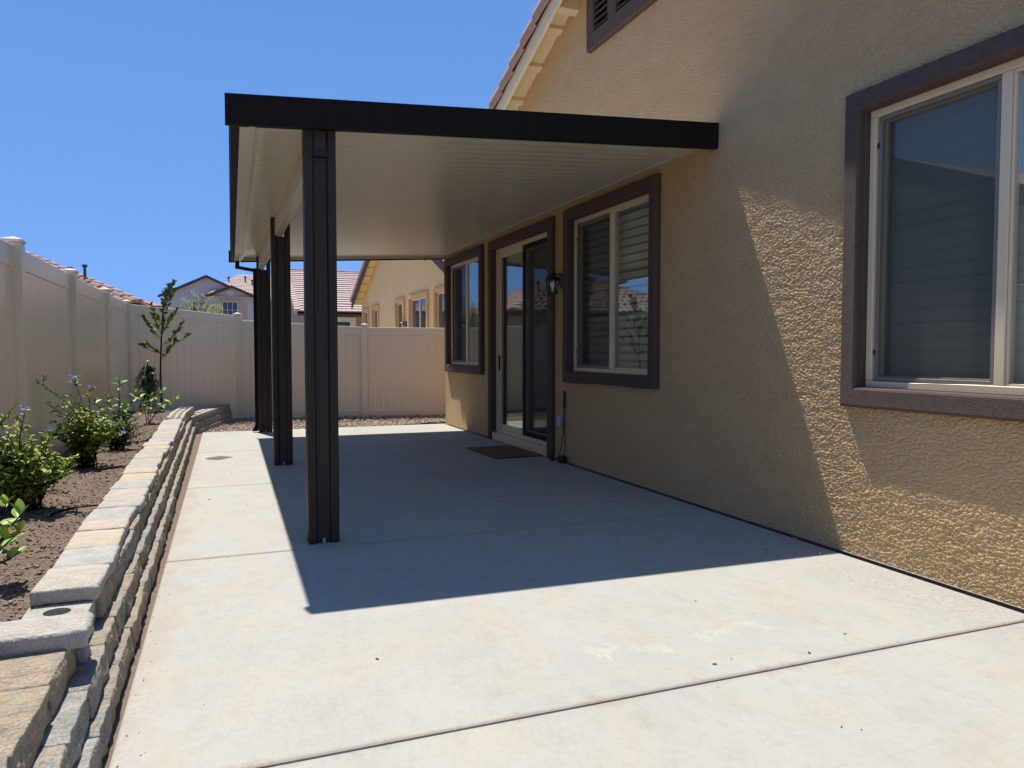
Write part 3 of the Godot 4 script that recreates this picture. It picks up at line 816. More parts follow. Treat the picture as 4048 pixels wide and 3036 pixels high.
	for k in 3:
		var x: float = px[k]; var z: float = pz[k]
		var p := group_part("post", c, Vector3(x - 1.9, 0, z + 8.9))
		var dx := x - 0.640
		for s in [[x - 0.102, x - 0.047], [x + 0.047, x + 0.102]]:
			bx("side_plate", Vector3(s[0], 0.004, z - 0.13), Vector3(s[1], 2.775 if k == 0 else 2.785, z), M.bronze_metal, p, 0.007)
			bx("plate_ridge", Vector3(s[0] + 0.022, 0.006, z + 0.0005), Vector3(s[0] + 0.030, 2.70, z + 0.0035), M.bronze_metal, p, 0.001)
		bx("core", Vector3(x - 0.0465, 0.003, z - 0.112), Vector3(x + 0.0465, 2.577, z - 0.024), M.bronze_metal, p, 0.005)
		part("anchor_bolt", lathe([[0.009, 0.0], [0.009, 0.03], [0.004, 0.034], [0.0001, 0.034]], 6), M.grey_plastic, p, Vector3(0, 0.004, -0.012))
	# downspout at the far post
	var d := group_part("downspout", c, Vector3(-1.4, 0, -3.5))
	var sx := 0.549
	bx("outlet", Vector3(0.262, 2.640, -12.70), Vector3(0.322, 2.713, -12.63), M.bronze_smooth, d, 0.006)
	hexa_part("elbow", [Vector3(0.258, 2.600, -12.70), Vector3(0.258, 2.600, -12.63), Vector3(sx + 0.03, 2.535, -12.50), Vector3(sx + 0.03, 2.535, -12.57)], [Vector3(0.258, 2.645, -12.70), Vector3(0.258, 2.645, -12.63), Vector3(sx + 0.03, 2.585, -12.50), Vector3(sx + 0.03, 2.585, -12.57)], M.bronze_smooth, d)
	bx("pipe", Vector3(sx - 0.03, 0.10, -12.57), Vector3(sx + 0.028, 2.60, -12.50), M.bronze_smooth, d, 0.006)
	hexa_part("shoe", [Vector3(sx - 0.075, 0.02, -12.57), Vector3(sx - 0.075, 0.02, -12.47), Vector3(sx + 0.01, 0.02, -12.47), Vector3(sx + 0.01, 0.02, -12.57)], [Vector3(sx - 0.03, 0.12, -12.571), Vector3(sx - 0.03, 0.12, -12.499), Vector3(sx + 0.028, 0.12, -12.499), Vector3(sx + 0.028, 0.12, -12.571)], M.bronze_smooth, d)

# ------------------------------------------------------------------ fences
func fence(called: String, label: String, pts: Array, posts_at: Array, board := 0.152):
	# pts: [x, z, panel bottom, panel top, post bottom, post top] per post; a panel between each pair
	var o := Vector3(pts[0][0], pts[0][4], pts[0][1])
	var f := thing(called, label, "fence", o, "vinyl fence runs")
	for k in pts.size():
		var p = pts[k]
		if not posts_at[k]: continue
		var turn := 0.0
		var nb = pts[k + 1] if k + 1 < pts.size() else pts[k - 1]
		turn = atan2(-(nb[1] - p[1]), nb[0] - p[0])
		var q := group_part("post", f, Vector3(p[0], p[4], p[1]) - o)
		q.rotation.y = turn
		lbx("post_shaft", Vector3(-0.064, 0, -0.064), Vector3(0.064, p[5] - p[4] - 0.045, 0.064), M.vinyl, q, 0.005)
		var h: float = p[5] - p[4]
		lbx("post_cap", Vector3(-0.072, h - 0.0445, -0.072), Vector3(0.072, h - 0.018, 0.072), M.vinyl, q, 0.004)
		var mb := MB.new()
		var e := 0.068
		var cs := [Vector3(-e, h - 0.018, -e), Vector3(-e, h - 0.018, e), Vector3(e, h - 0.018, e), Vector3(e, h - 0.018, -e)]
		for j in 4: mb.tri(cs[j], cs[(j + 1) % 4], Vector3(0, h + 0.006, 0))
		part("post_cap", mb.mesh(), M.vinyl, q)
	for k in pts.size() - 1:
		var a = pts[k]; var b = pts[k + 1]
		var dir := Vector2(b[0] - a[0], b[1] - a[1])
		var L := dir.length()
		var pn := group_part("panel", f, Vector3(a[0], 0, a[1]) - o)
		pn.rotation.y = atan2(-dir.y, dir.x)
		var s0 := 0.064; var s1 := L - 0.064
		var yt := func(s): return lerpf(a[3], b[3], s / L)
		var yb := func(s): return lerpf(a[2], b[2], s / L)
		for r in [[0, -0.165, 0.0], [1, 0.0, 0.165]]:
			var fn: Callable = yt if r[0] == 0 else yb
			var mb := MB.new()
			var w := 0.022; var ch := 0.006
			var P := func(s, y, z): return Vector3(s, fn.call(s) + y, z)
			var sec := [[r[1], -w + ch], [r[1], w - ch], [r[1] + ch, w], [r[2] - ch, w], [r[2], w - ch], [r[2], -w + ch], [r[2] - ch, -w], [r[1] + ch, -w]]
			for j in 8:
				var c1 = sec[j]; var c2 = sec[(j + 1) % 8]
				mb.quad(P.call(s0, c1[0], c1[1]), P.call(s1, c1[0], c1[1]), P.call(s1, c2[0], c2[1]), P.call(s0, c2[0], c2[1]))
			part("top_rail" if r[0] == 0 else "bottom_rail", mb.mesh(), M.vinyl, pn)
		var n := int(round((s1 - s0) / board))
		var wd := (s1 - s0) / n
		for j in n:
			var q0 := s0 + j * wd; var q1 := q0 + wd
			var y0: float = yb.call((q0 + q1) / 2) + 0.15; var y1: float = yt.call((q0 + q1) / 2) - 0.15
			lbx("board", Vector3(q0 + 0.0004, y0, -0.011), Vector3(q1 - 0.0004, y1, 0.011), M.vinyl, pn, 0.004)

func build_fences():
	var X := -1.45
	fence("vinyl_fence", "tan vinyl fence standing behind the raised planting bed and shrubs", [[X, 2.99, 0.30, 2.1, 0.1, 2.17], [X, 0.55, 0.30, 2.1, 0.1, 2.17], [X, -1.89, 0.30, 2.1, 0.1, 2.17], [X, -4.33, 0.30, 2.1, 0.1, 2.17], [X, -6.77, 0.30, 2.1, 0.1, 2.17], [X, -9.12, 0.30, 2.1, 0.1, 2.17], [X, -11.69, 0.30, 2.1, 0.1, 2.17], [X, -14.30, 0.30, 2.10, 0.1, 2.17]], [1, 1, 1, 1, 1, 1, 1, 1])
	fence("vinyl_fence", "short tan vinyl fence panel angled behind the sapling", [[X, -14.30, 0.12, 2.10, 0.1, 2.17], [0.355, -15.88, -0.10, 2.0, -0.12, 2.06]], [0, 0])
	fence("vinyl_fence", "tan vinyl back fence behind gravel and patio posts", [[0.355, -15.88, -0.08, 1.915, -0.12, 2.06], [2.765, -15.37, -0.09, 1.785, -0.12, 1.86], [5.15, -14.86, -0.09, 1.775, -0.12, 1.86], [7.53, -14.35, -0.09, 1.77, -0.12, 1.86]], [1, 1, 1, 1])

# ------------------------------------------------------------------ block walls
func rounded_block(size: Vector3, r: float, rough: float, sd: int, div := 4, front := 0.0, batter := 0.0) -> ArrayMesh:
	# a tumbled block: rounded edges, uneven faces; front > 0 makes the +x face rock-split
	var f := FastNoiseLite.new()
	f.seed = sd; f.frequency = 1.0; f.fractal_octaves = 3
	var st := SurfaceTool.new()
	st.begin(Mesh.PRIMITIVE_TRIANGLES)
	st.set_smooth_group(0)
	var h := size / 2
	var par := func(t, hh):    # more lines near the edges
		if div <= 2: return t
		var e := minf(r / hh, 0.6)
		if absf(t) > 0.999: return t
		var inner: float = t / (1.0 - 2.0 / div)
		return inner * (1.0 - e)
	var at := func(q: Vector3):
		var p := Vector3(par.call(q.x, h.x) * h.x, par.call(q.y, h.y) * h.y, par.call(q.z, h.z) * h.z)
		var rr := Vector3(minf(r, h.x), minf(r, h.y), minf(r, h.z))
		var inn := p.clamp(-(h - rr), h - rr)
		var d := p - inn
		if d.length() > r: d = d.normalized() * r
		p = inn + d
		var nn := Vector3(f.get_noise_3dv(p * 9.0 / maxf(size.y, 0.05) * 0.12 + Vector3(3, 1, 2)), f.get_noise_3dv(p * 8.0 + Vector3(30, 0, 0)), f.get_noise_3dv(p * 9.0 + Vector3(0, 50, 0)))
		p += nn * rough
		if front > 0 and q.x > 0:
			var fx := f.get_noise_3d(p.y * 13.0, p.z * 9.0, 7.0) + 0.5 * f.get_noise_3d(p.y * 31.0, p.z * 27.0, 17.0)
			p.x += fx * front * q.x - batter * (p.y / size.y + 0.5) * clampf(q.x * 1.5, 0, 1)
		return p
	for ax in 3:
		var u := (ax + 1) % 3; var w := (ax + 2) % 3
		for s in [-1.0, 1.0]:
			for i in div:
				for j in div:
					var c := []
					for o in [[0, 0], [1, 0], [1, 1], [0, 1]]:
						var q := Vector3.ZERO
						q[ax] = s; q[u] = -1.0 + 2.0 * (i + o[0]) / div; q[w] = -1.0 + 2.0 * (j + o[1]) / div
						c.append(at.call(q))
					var order := [0, 2, 1, 0, 3, 2] if s > 0 else [0, 1, 2, 0, 2, 3]
					for k in order: st.add_vertex(c[k])
	st.generate_normals()
	return st.commit()

func build_block_walls():
	# soil first
	var so := structure("soil_bed")
	var mb := SurfaceTool.new()
	mb.begin(Mesh.PRIMITIVE_TRIANGLES)
	mb.set_smooth_group(0)
	var f := FastNoiseLite.new()
	f.seed = 77; f.frequency = 1.6; f.fractal_octaves = 5
	var H := func(x, z): return 0.287 + f.get_noise_2d(x, z) * 0.035 + f.get_noise_2d(x * 7.0, z * 7.0) * 0.016 + 0.04 * smoothstep(-11.5, -12.5, z) - 0.16 * smoothstep(-13.2, -13.9, z)
	var nx := 30; var nz := 440
	for i in nz:
		for j in nx:
			var z0 := -17.0 + 16.5 * i / nz; var z1 := -17.0 + 16.5 * (i + 1) / nz
			var c := []
			for q in [[j, z0], [j, z1], [j + 1, z1], [j + 1, z0]]:
				var right := -0.685 if q[1] > -13.4 else minf(-0.685 + 0.75 * (-13.4 - q[1]), -0.52 + 0.2127 * (-12.98 - q[1]))
				var x: float = lerpf(-1.50, right, float(q[0]) / nx)
				c.append(Vector3(x, H.call(x, q[1]), q[1]))
			for k in [0, 2, 1, 0, 3, 2]: mb.add_vertex(c[k])
	mb.generate_normals()
	part("soil", mb.commit(), M.soil, so)
	# chips of bark and clods lying on the soil
	var mm := MultiMesh.new()
	mm.transform_format = MultiMesh.TRANSFORM_3D; mm.use_colors = true
	mm.mesh = rounded_block(Vector3(1.0, 0.35, 0.6), 0.15, 0.1, 3, 2)
	mm.instance_count = 9000
	for k in 9000:
		var z := -2.0 - 12.2 * pow(rng.randf(), 1.5); var x := rng.randf_range(-1.40, -0.70)
		var sc := rng.randf_range(0.004, 0.017) if rng.randf() < 0.93 else rng.randf_range(0.017, 0.032)
		mm.set_instance_transform(k, Transform3D(Basis.from_euler(Vector3(rng.randf_range(-0.5, 0.5), rng.randf() * TAU, rng.randf_range(-0.5, 0.5))).scaled(Vector3.ONE * sc), Vector3(x, H.call(x, z) + 0.003, z)))
		var t := rng.randf_range(0.6, 1.5)
		mm.set_instance_color(k, Color(0.20 * t, 0.14 * t, 0.102 * t))
	var mi := MultiMeshInstance3D.new()
	mi.name = "mulch"; mi.multimesh = mm; mi.material_override = M.mulch
	mi.set_meta("kind", "stuff"); mi.set_meta("label", "brown bark chips and clods scattered over the planting bed"); mi.set_meta("category", "mulch")
	add_child(mi)

	var w := thing("block_wall", "low retaining wall of tumbled tan blocks and caps along the patio", "retaining wall", Vector3(-0.55, 0, -8))
	var vars := []
	for k in 7: vars.append(rounded_block(Vector3(0.20, 0.104, 0.30), 0.005, 0.002, 200 + k, 8, 0.013, 0.006))
	var caps := []
	for k in 7: caps.append(rounded_block(Vector3(0.235, 0.060, 0.32), 0.011, 0.0035, 300 + k, 6, 0.008))
	var fx := [-0.364, -0.406, -0.450]
	var o := base_of(w)
	for c in 3:
		var z := -1.6 - c * 0.11
		while z > (-13.25 if c < 2 else -11.35):
			var L := rng.randf_range(0.27, 0.43)
			if c == 2 and z > -3.02: L = minf(L, z + 3.02) if z + 3.02 > 0.05 else L
			if c == 2 and z <= -3.019 and z > -3.42: z = -3.425
			var b := part("block", vars[rng.randi() % 7], M["block_%d" % (rng.randi() % 4)], w)
			var face: float = fx[c] + rng.randf_range(-0.004, 0.004)
			if c == 2 and z > -2.85: face -= 0.03
			b.position = Vector3(face - 0.10, 0.046 + c * 0.105 + rng.randf_range(-0.002, 0.002), z - L / 2) - o
			b.scale = Vector3(1, 1, (L - 0.004) / 0.30)
			b.rotation.y = rng.randf_range(-0.015, 0.015)
			z -= L
	# the block whose core hole lies open between two caps
	hole_block(w, -3.42, -3.03)
	# caps
	var cz := [-3.348, -3.70, -4.04, -4.41, -4.63, -5.03, -5.335, -5.68, -6.0, -6.35, -6.62, -6.86, -7.22, -7.57, -7.84, -8.135, -8.46, -8.80, -9.12, -9.50, -9.89, -10.2, -10.47, -10.9, -11.3]
	for k in cz.size() - 1:
		var L: float = cz[k] - cz[k + 1]
		var b := part("cap_block", caps[rng.randi() % 7], M["block_%d" % [4, 5, 6, 6, 5, 7][k % 6]], w)
		b.scale = Vector3(rng.randf_range(0.97, 1.03), 1, (L - 0.005) / 0.32)
		b.position = Vector3(-0.588 + rng.randf_range(-0.012, 0.014), 0.332 + rng.randf_range(-0.003, 0.003), (cz[k] + cz[k + 1]) / 2) - o
		b.rotation.y = rng.randf_range(-0.03, 0.03)
	var lone := part("cap_block", rounded_block(Vector3(0.44, 0.064, 0.21), 0.014, 0.005, 377, 6, 0.01), M.block_7, w, Vector3(-0.65, 0.333, -2.92) - o)
	lone.rotation.y = 0.05
	# open-cored blocks finish the far end of the top course
	var z := -11.33
	while z > -13.5:
		slot_block(w, z - 0.21, z - 0.004, "block_%d" % [4, 6, 7][rng.randi() % 3])
		z -= 0.21
	# return wall to the back fence
	var dirv := Vector2(0.585, -2.75)
	var r := thing("block_wall", "short two course block wall running from the bed to the back fence", "retaining wall", Vector3(-0.30, -0.08, -12.98), "", atan2(-dirv.y, dirv.x))
	for c in 3:
		var s := -0.1 - c * 0.06
		while s < 2.40:
			var L := rng.randf_range(0.26, 0.36)
			var b := part("block", vars[rng.randi() % 7], M["block_%d" % (rng.randi() % 4)], r)
			b.rotation.y = -PI / 2 + rng.randf_range(-0.02, 0.02)
			b.scale = Vector3(1, 1.06, (L - 0.004) / 0.30)
			b.position = Vector3(s + L / 2, 0.05 + c * 0.112, -0.10 - 0.03 * c)
			s += L
	for k in 5: slot_local(r, 0.15 + k * 0.26, 0.40 + k * 0.26, 0.336, -0.165)

func slot_mesh(sx: float, sz: float, hgt: float, slots: Array) -> ArrayMesh:
	# a box open at the top through rectangular cores [x0, x1, z0, z1] that all span the same z range
	var mb := MB.new()
	var hx := sx / 2; var hz := sz / 2; var ya := -hgt; var dp := -0.07
	for q in [[Vector3(-hx, ya, -hz), Vector3(-hx, ya, hz), Vector3(-hx, 0, hz), Vector3(-hx, 0, -hz)], [Vector3(hx, ya, hz), Vector3(hx, ya, -hz), Vector3(hx, 0, -hz), Vector3(hx, 0, hz)], [Vector3(-hx, ya, hz), Vector3(hx, ya, hz), Vector3(hx, 0, hz), Vector3(-hx, 0, hz)], [Vector3(hx, ya, -hz), Vector3(-hx, ya, -hz), Vector3(-hx, 0, -hz), Vector3(hx, 0, -hz)]]:
		mb.quad(q[0], q[1], q[2], q[3])
	var za: float = slots[0][2]; var zb: float = slots[0][3]
	var T := func(x0, x1, z0, z1, y): mb.quad(Vector3(x0, y, z0), Vector3(x0, y, z1), Vector3(x1, y, z1), Vector3(x1, y, z0))
	T.call(-hx, hx, -hz, za, 0.0); T.call(-hx, hx, zb, hz, 0.0)
	var x := -hx
	for s in slots:
		T.call(x, s[0], za, zb, 0.0)
		T.call(s[0], s[1], za, zb, dp)
		mb.quad(Vector3(s[0], dp, zb), Vector3(s[0], dp, za), Vector3(s[0], 0, za), Vector3(s[0], 0, zb))
		mb.quad(Vector3(s[1], dp, za), Vector3(s[1], dp, zb), Vector3(s[1], 0, zb), Vector3(s[1], 0, za))
		mb.quad(Vector3(s[0], dp, za), Vector3(s[1], dp, za), Vector3(s[1], 0, za), Vector3(s[0], 0, za))
		mb.quad(Vector3(s[1], dp, zb), Vector3(s[0], dp, zb), Vector3(s[0], 0, zb), Vector3(s[1], 0, zb))
		x = s[1]
	T.call(x, hx, za, zb, 0.0)
	return mb.mesh()

func slot_block(w: Node, za: float, zb: float, m: String):
	var t := clampf((-12.4 - za) / 1.4, 0, 1)
	var b := part("cored_block", slot_mesh(0.215, zb - za, 0.17, [[-0.062, -0.012, -0.055, 0.055], [0.022, 0.072, -0.055, 0.055]]), M[m], w, Vector3(lerpf(-0.585, -0.50, t), 0.36, (za + zb) / 2) - base_of(w))
	b.rotation.y = -0.06 * t

func slot_local(r: Node, sa: float, sb: float, y: float, z: float):
	var b := part("cored_block", slot_mesh(0.21, sb - sa - 0.004, 0.05, [[-0.06, -0.01, -0.06, 0.06], [0.02, 0.07, -0.06, 0.06]]), M.block_6, r, Vector3((sa + sb) / 2, y, z))
	b.rotation.y = PI / 2

func hole_block(w: Node, za: float, zb: float):
	var mb := MB.new()
	var x0 := -0.70; var x1 := -0.482; var y := 0.302; var o := base_of(w)
	var cx := -0.592; var cz := -3.262; var r := 0.047; var n := 28
	var ring := []
	var rim := []
	for k in n:
		var a := TAU * k / n
		var d := Vector2(cos(a), -sin(a))
		ring.append(Vector3(cx + d.x * r, y, cz + d.y * r) - o)
		var tx := ((x1 if d.x > 0 else x0) - cx) / d.x if absf(d.x) > 1e-5 else 1e9
		var tz := ((zb if d.y > 0 else za) - cz) / d.y if absf(d.y) > 1e-5 else 1e9
		var t := minf(tx, tz)
		rim.append(Vector3(cx + d.x * t, y, cz + d.y * t) - o)
	var dn := Vector3(0, -0.09, 0)
	for k in n:
		var k2 := (k + 1) % n
		mb.quad(ring[k], rim[k], rim[k2], ring[k2])
		mb.quad(ring[k] + dn, ring[k], ring[k2], ring[k2] + dn)
		mb.quad(rim[k] + dn, rim[k2] + dn, rim[k2], rim[k])
		mb.tri(ring[k] + dn, ring[k2] + dn, Vector3(cx, y - 0.09, cz) - o)
	part("cored_block", mb.mesh(), M.block_7, w)

# ------------------------------------------------------------------ neighbouring houses
func courses(parent: Node, a: Vector3, b: Vector3, up: Vector3, n: int, in_a: float, in_b: float, tile: float, m: Material, barrel := 0.0, thick := 0.035):
	# tile courses from the eave a-b up the slope; in_a and in_b: how far each end draws in over the whole slope
	var o := base_of(parent)
	var along := (b - a).normalized(); var L := (b - a).length()
	var nrm := along.cross(up).normalized()
	if nrm.y < 0: nrm = -nrm
	for k in n:
		var t0 := float(k) / n; var t1 := float(k + 1.12) / n
		var s0 := in_a * t0; var s1 := L - in_b * t0
		var e0 := in_a * minf(t1, 1.0); var e1 := L - in_b * minf(t1, 1.0)
		if s1 - s0 < 0.1: break
		var mb := MB.new()
		var cnt := int(ceil((s1 - s0) / tile)); var seg := 6 if barrel > 0 else 1
		for i in cnt * seg:
			var u0 := float(i) / (cnt * seg); var u1 := float(i + 1) / (cnt * seg)
			var w0 := 0.0; var w1 := 0.0
			if barrel > 0: w0 = barrel * absf(sin(PI * i / seg)); w1 = barrel * absf(sin(PI * (i + 1) / seg))
			else: w0 = 0.004 * sin(i * 12.9 + k * 4.1); w1 = w0
			var lo0 := a + along * lerpf(s0, s1, u0) + up * t0 + nrm * (thick + w0); var lo1 := a + along * lerpf(s0, s1, u1) + up * t0 + nrm * (thick + w1)
			var hi0 := a + along * lerpf(e0, e1, u0) + up * t1 + nrm * (0.004 + w0); var hi1 := a + along * lerpf(e0, e1, u1) + up * t1 + nrm * (0.004 + w1)
			var bt0 := a + along * lerpf(s0, s1, u0) + up * t0 - nrm * 0.01; var bt1 := a + along * lerpf(s0, s1, u1) + up * t0 - nrm * 0.01
			var flip := (lo1 - lo0).cross(hi0 - lo0).dot(nrm) < 0
			if flip:
				mb.quad(lo1 - o, lo0 - o, hi0 - o, hi1 - o); mb.quad(bt1 - o, bt0 - o, lo0 - o, lo1 - o)
			else:
				mb.quad(lo0 - o, lo1 - o, hi1 - o, hi0 - o); mb.quad(bt0 - o, bt1 - o, lo1 - o, lo0 - o)
		part("tile_course", mb.mesh(), m, parent)

func far_window(h: Node, X: float, za: float, zb: float, ya: float, yb: float, trim: Material, mull := true, t := 0.12):
	# a window in a wall that faces -x
	var w := group_part("window", h)
	bx("trim", Vector3(X - 0.06, yb, za - t), Vector3(X + 0.02, yb + t, zb + t), trim, w, 0.01)
	bx("trim", Vector3(X - 0.06, ya - t, za - t), Vector3(X + 0.02, ya, zb + t), trim, w, 0.01)
	bx("trim", Vector3(X - 0.06, ya + 0.001, za - t), Vector3(X + 0.02, yb - 0.001, za), trim, w, 0.01)
	bx("trim", Vector3(X - 0.06, ya + 0.001, zb), Vector3(X + 0.02, yb - 0.001, zb + t), trim, w, 0.01)
	var f := 0.05
	for q in [[ya, ya + f, za, zb], [yb - f, yb, za, zb], [ya + f, yb - f, za, za + f], [ya + f, yb - f, zb - f, zb]]:
		bx("frame", Vector3(X + 0.022, q[0], q[2]), Vector3(X + 0.07, q[1], q[3]), M.frame_vinyl, w)
	if mull:
		var c := (za + zb) / 2
		bx("frame", Vector3(X + 0.023, ya + f, c - 0.03), Vector3(X + 0.068, yb - f, c + 0.03), M.frame_vinyl, w)
		bx("pane", Vector3(X + 0.05, ya + f, za + f), Vector3(X + 0.06, yb - f, c - 0.03), M.far_glass, w, 0.0005)
		bx("pane", Vector3(X + 0.05, ya + f, c + 0.03), Vector3(X + 0.06, yb - f, zb - f), M.far_glass, w, 0.0005)
	else:
		bx("pane", Vector3(X + 0.05, ya + f, za + f), Vector3(X + 0.06, yb - f, zb - f), M.far_glass, w, 0.0005)

func front_window(h: Node, Z: float, xa: float, xb: float, ya: float, yb: float, grid: Array):
	# a window in a wall that faces +z, with glazing bars
	var w := group_part("window", h)
	bx("pane", Vector3(xa, ya, Z - 0.02), Vector3(xb, yb, Z + 0.012), M.far_glass, w, 0.0005)
	for q in [[xa - 0.05, xa, ya - 0.05, yb + 0.05], [xb, xb + 0.05, ya - 0.05, yb + 0.05], [xa, xb, ya - 0.05, ya], [xa, xb, yb, yb + 0.05]]:
		bx("frame", Vector3(q[0], q[2], Z - 0.02), Vector3(q[1], q[3], Z + 0.05), M.cream_trim, w)
	for k in range(1, grid[0]):
		var x := lerpf(xa, xb, float(k) / grid[0])
		bx("glazing_bar", Vector3(x - 0.014, ya, Z + 0.0125), Vector3(x + 0.014, yb, Z + 0.03), M.cream_trim, w)
	for k in range(1, grid[1]):
		var y := lerpf(ya, yb, float(k) / grid[1])
		bx("glazing_bar", Vector3(xa, y - 0.014, Z + 0.031), Vector3(xb, y + 0.014, Z + 0.04), M.cream_trim, w)

func build_neighbours():
	# --- yellow house beyond the back fence, a twin of the near one
	var X := 5.2; var zf := -29.4; var zr := -23.1; var zn := -16.8
	var y := thing("yellow_house", "yellow stucco house with orange window surrounds behind the back fence", "house", Vector3(9, -0.1, zr))
	var soff := func(z): return 3.26 + 0.388 * (absf(zf - zr) - absf(z - zr))
	var wins := [[-28.95, -27.95, 1], [-27.10, -26.10, 1], [-23.25, -22.25, 0], [-21.45, -19.50, 1], [-18.65, -17.0, 1]]
	var holes := []
	for q in wins: holes.append([q[0], q[1], 1.07, 2.79])
	wall_sheet("wall", X, zf, zn, -0.1, soff, holes, M.neighbour_stucco, y, -1, [zr])
	for q in wins: far_window(y, X, q[0], q[1], 1.07, 2.79, M.orange_trim, q[1] - q[0] > 1.2)
	bx("body", Vector3(X + 0.08, -0.1, zf), Vector3(13, 3.2, zn), M.neighbour_stucco, y)
	var yr := group_part("roof", y)
	for e in [[zf - 0.4, zr], [zr, zn + 0.4]]:
		slope_bar("soffit", X - 0.30, X + 0.5, e[0], e[1], 0.002, 0.03, M.yellow_soffit, yr, soff)
		slope_bar("roof_deck", X - 0.29, 13.2, e[0], e[1], 0.032, 0.12, M.clay_tile, yr, soff)
		slope_bar("fascia_board", X - 0.34, X - 0.302, e[0], e[1], -0.16, 0.05, M.fascia_brown, yr, soff)
		slope_bar("rake_tiles", X - 0.38, X - 0.12, e[0], e[1], 0.121, 0.17, M.clay_tile, yr, soff)
	for k in 16:
		var z := zf + 0.1 + k * 0.62
		slope_bar("lookout", X - 0.301, X + 0.01, z - 0.045, z + 0.045, -0.05, 0.0, M.yellow_soffit, yr, soff)
	for k in 14:
		var z := zf - 0.35 + k * 0.5
		slope_bar("rake_tile", X - 0.40, X - 0.37, z, z + 0.46, 0.06, 0.20, M.clay_tile, yr, soff)
	var np := structure("neighbour_patio")
	bx("concrete_slab", Vector3(-0.5, -0.13, -31.0), Vector3(5.18, -0.06, -16.9), M.pale_stucco, np)
	lantern(Vector3(X, 2.10, -21.95), "black wall lantern on the yellow house")

	# --- house with the broad pale tile roof behind it
	var b := thing("tile_roof_house", "beige house with broad pale tiled roof beyond the yellow house", "house", Vector3(9, -0.1, -38))
	var gx := 3.35; var ze := -31.6; var zt := -37.6; var zb := -43.6; var ey := 2.92; var ry := 5.18
	wall_sheet("wall", gx, zb, ze - 0.4, -0.1, func(z): return ry - 0.15 - (ry - ey) / 6.0 * absf(z - zt), [], M.beige_stucco, b, -1, [zt])
	bx("front_wall", Vector3(gx, -0.1, ze - 0.55), Vector3(16, 2.85, ze - 0.4), M.beige_stucco, b)
	bx("eave_board", Vector3(gx - 0.35, 2.74, ze - 0.05), Vector3(16, 2.93, ze + 0.0), M.fascia_brown, b)
	bx("eave_soffit", Vector3(gx - 0.34, 2.76, ze - 0.4), Vector3(16, 2.80, ze - 0.051), M.beige_stucco, b)
	front_window(b, ze - 0.39, 4.3, 5.15, 1.2, 2.52, [1, 1])
	bx("window_surround", Vector3(4.0, 2.575, ze - 0.40), Vector3(5.4, 2.72, ze - 0.33), M.cream_trim, b)
	bx("window_surround", Vector3(5.205, 1.0, ze - 0.40), Vector3(5.4, 2.574, ze - 0.33), M.cream_trim, b)
	var br := group_part("roof", b)
	courses(br, Vector3(gx - 0.40, ey, ze), Vector3(16, ey, ze), Vector3(0, ry - ey, zt - ze), 19, 0, 0, 0.34, M.pale_tile, 0.0, 0.055)
	hexa_part("roof_deck", [Vector3(gx - 0.38, ry - 0.10, zt), Vector3(gx - 0.38, ey - 0.08, ze), Vector3(16, ey - 0.08, ze), Vector3(16, ry - 0.10, zt)], [Vector3(gx - 0.38, ry - 0.02, zt), Vector3(gx - 0.38, ey - 0.015, ze), Vector3(16, ey - 0.015, ze), Vector3(16, ry - 0.02, zt)], M.soffit_paint, br)
	hexa_part("roof_deck", [Vector3(gx - 0.38, ey - 0.08, zb), Vector3(gx - 0.38, ry - 0.10, zt - 0.001), Vector3(16, ry - 0.10, zt - 0.001), Vector3(16, ey - 0.08, zb)], [Vector3(gx - 0.38, ey, zb), Vector3(gx - 0.38, ry, zt - 0.001), Vector3(16, ry, zt - 0.001), Vector3(16, ey, zb)], M.yellow_soffit, br)
	for k in 44:
		bx("ridge_tile", Vector3(gx - 0.45 + k * 0.29, ry - 0.02, zt - 0.12), Vector3(gx - 0.45 + k * 0.29 + 0.30, ry + 0.06 + 0.012 * (k % 2), zt + 0.12), M.pale_tile, br, 0.03)
	for k in 19:
		var t := (k + 0.0) / 19.0
		var q := Vector3(gx - 0.40, lerpf(ey, ry, t), lerpf(ze, zt, t)); var q2 := Vector3(gx - 0.40, lerpf(ey, ry, t + 0.058), lerpf(ze, zt, t + 0.058))
		hexa_part("rake_tile", [q2 + Vector3(-0.06, -0.14, 0), q + Vector3(-0.06, -0.11, 0), q + Vector3(0.16, -0.02, 0), q2 + Vector3(0.16, -0.02, 0)], [q2 + Vector3(-0.06, 0.06, 0), q + Vector3(-0.06, 0.10, 0), q + Vector3(0.16, 0.10, 0), q2 + Vector3(0.16, 0.06, 0)], M.pale_tile, br)
	for k in 10:
		var z := zt - 0.3 - k * 0.55
		bx("lookout", Vector3(gx - 0.37, ry - 0.19 - 0.377 * absf(z - zt), z - 0.05), Vector3(gx, ry - 0.11 - 0.377 * absf(z - zt), z + 0.05), M.yellow_soffit, br)

	# --- pale two storey house with twin gables
	var g := thing("two_storey_house", "pale grey two storey house with twin brown edged gables", "house", Vector3(-0.5, -0.1, -60))
	var gz := -57.0; var fz := -55.0
	gable_front(g, -3.45, 2.1, -0.1, 5.15, 6.45, -0.75, gz)
	gable_front(g, -0.75, 2.45, -0.1, 4.95, 5.62, 0.87, fz)
	bx("body", Vector3(-3.4, -0.1, -66), Vector3(2.4, 5.1, gz - 0.21), M.pale_stucco, g)
	bx("body", Vector3(-0.7, -0.1, gz), Vector3(2.4, 4.9, fz - 0.21), M.pale_stucco, g)
	bx("body", Vector3(2.41, -0.1, -66), Vector3(7.0, 4.9, fz - 0.8), M.pale_stucco, g)
	front_window(g, fz, 0.30, 1.22, 3.55, 4.62, [3, 2])
	bx("window_head", Vector3(0.10, 4.70, fz), Vector3(1.42, 4.80, fz + 0.12), M.shutter, g)
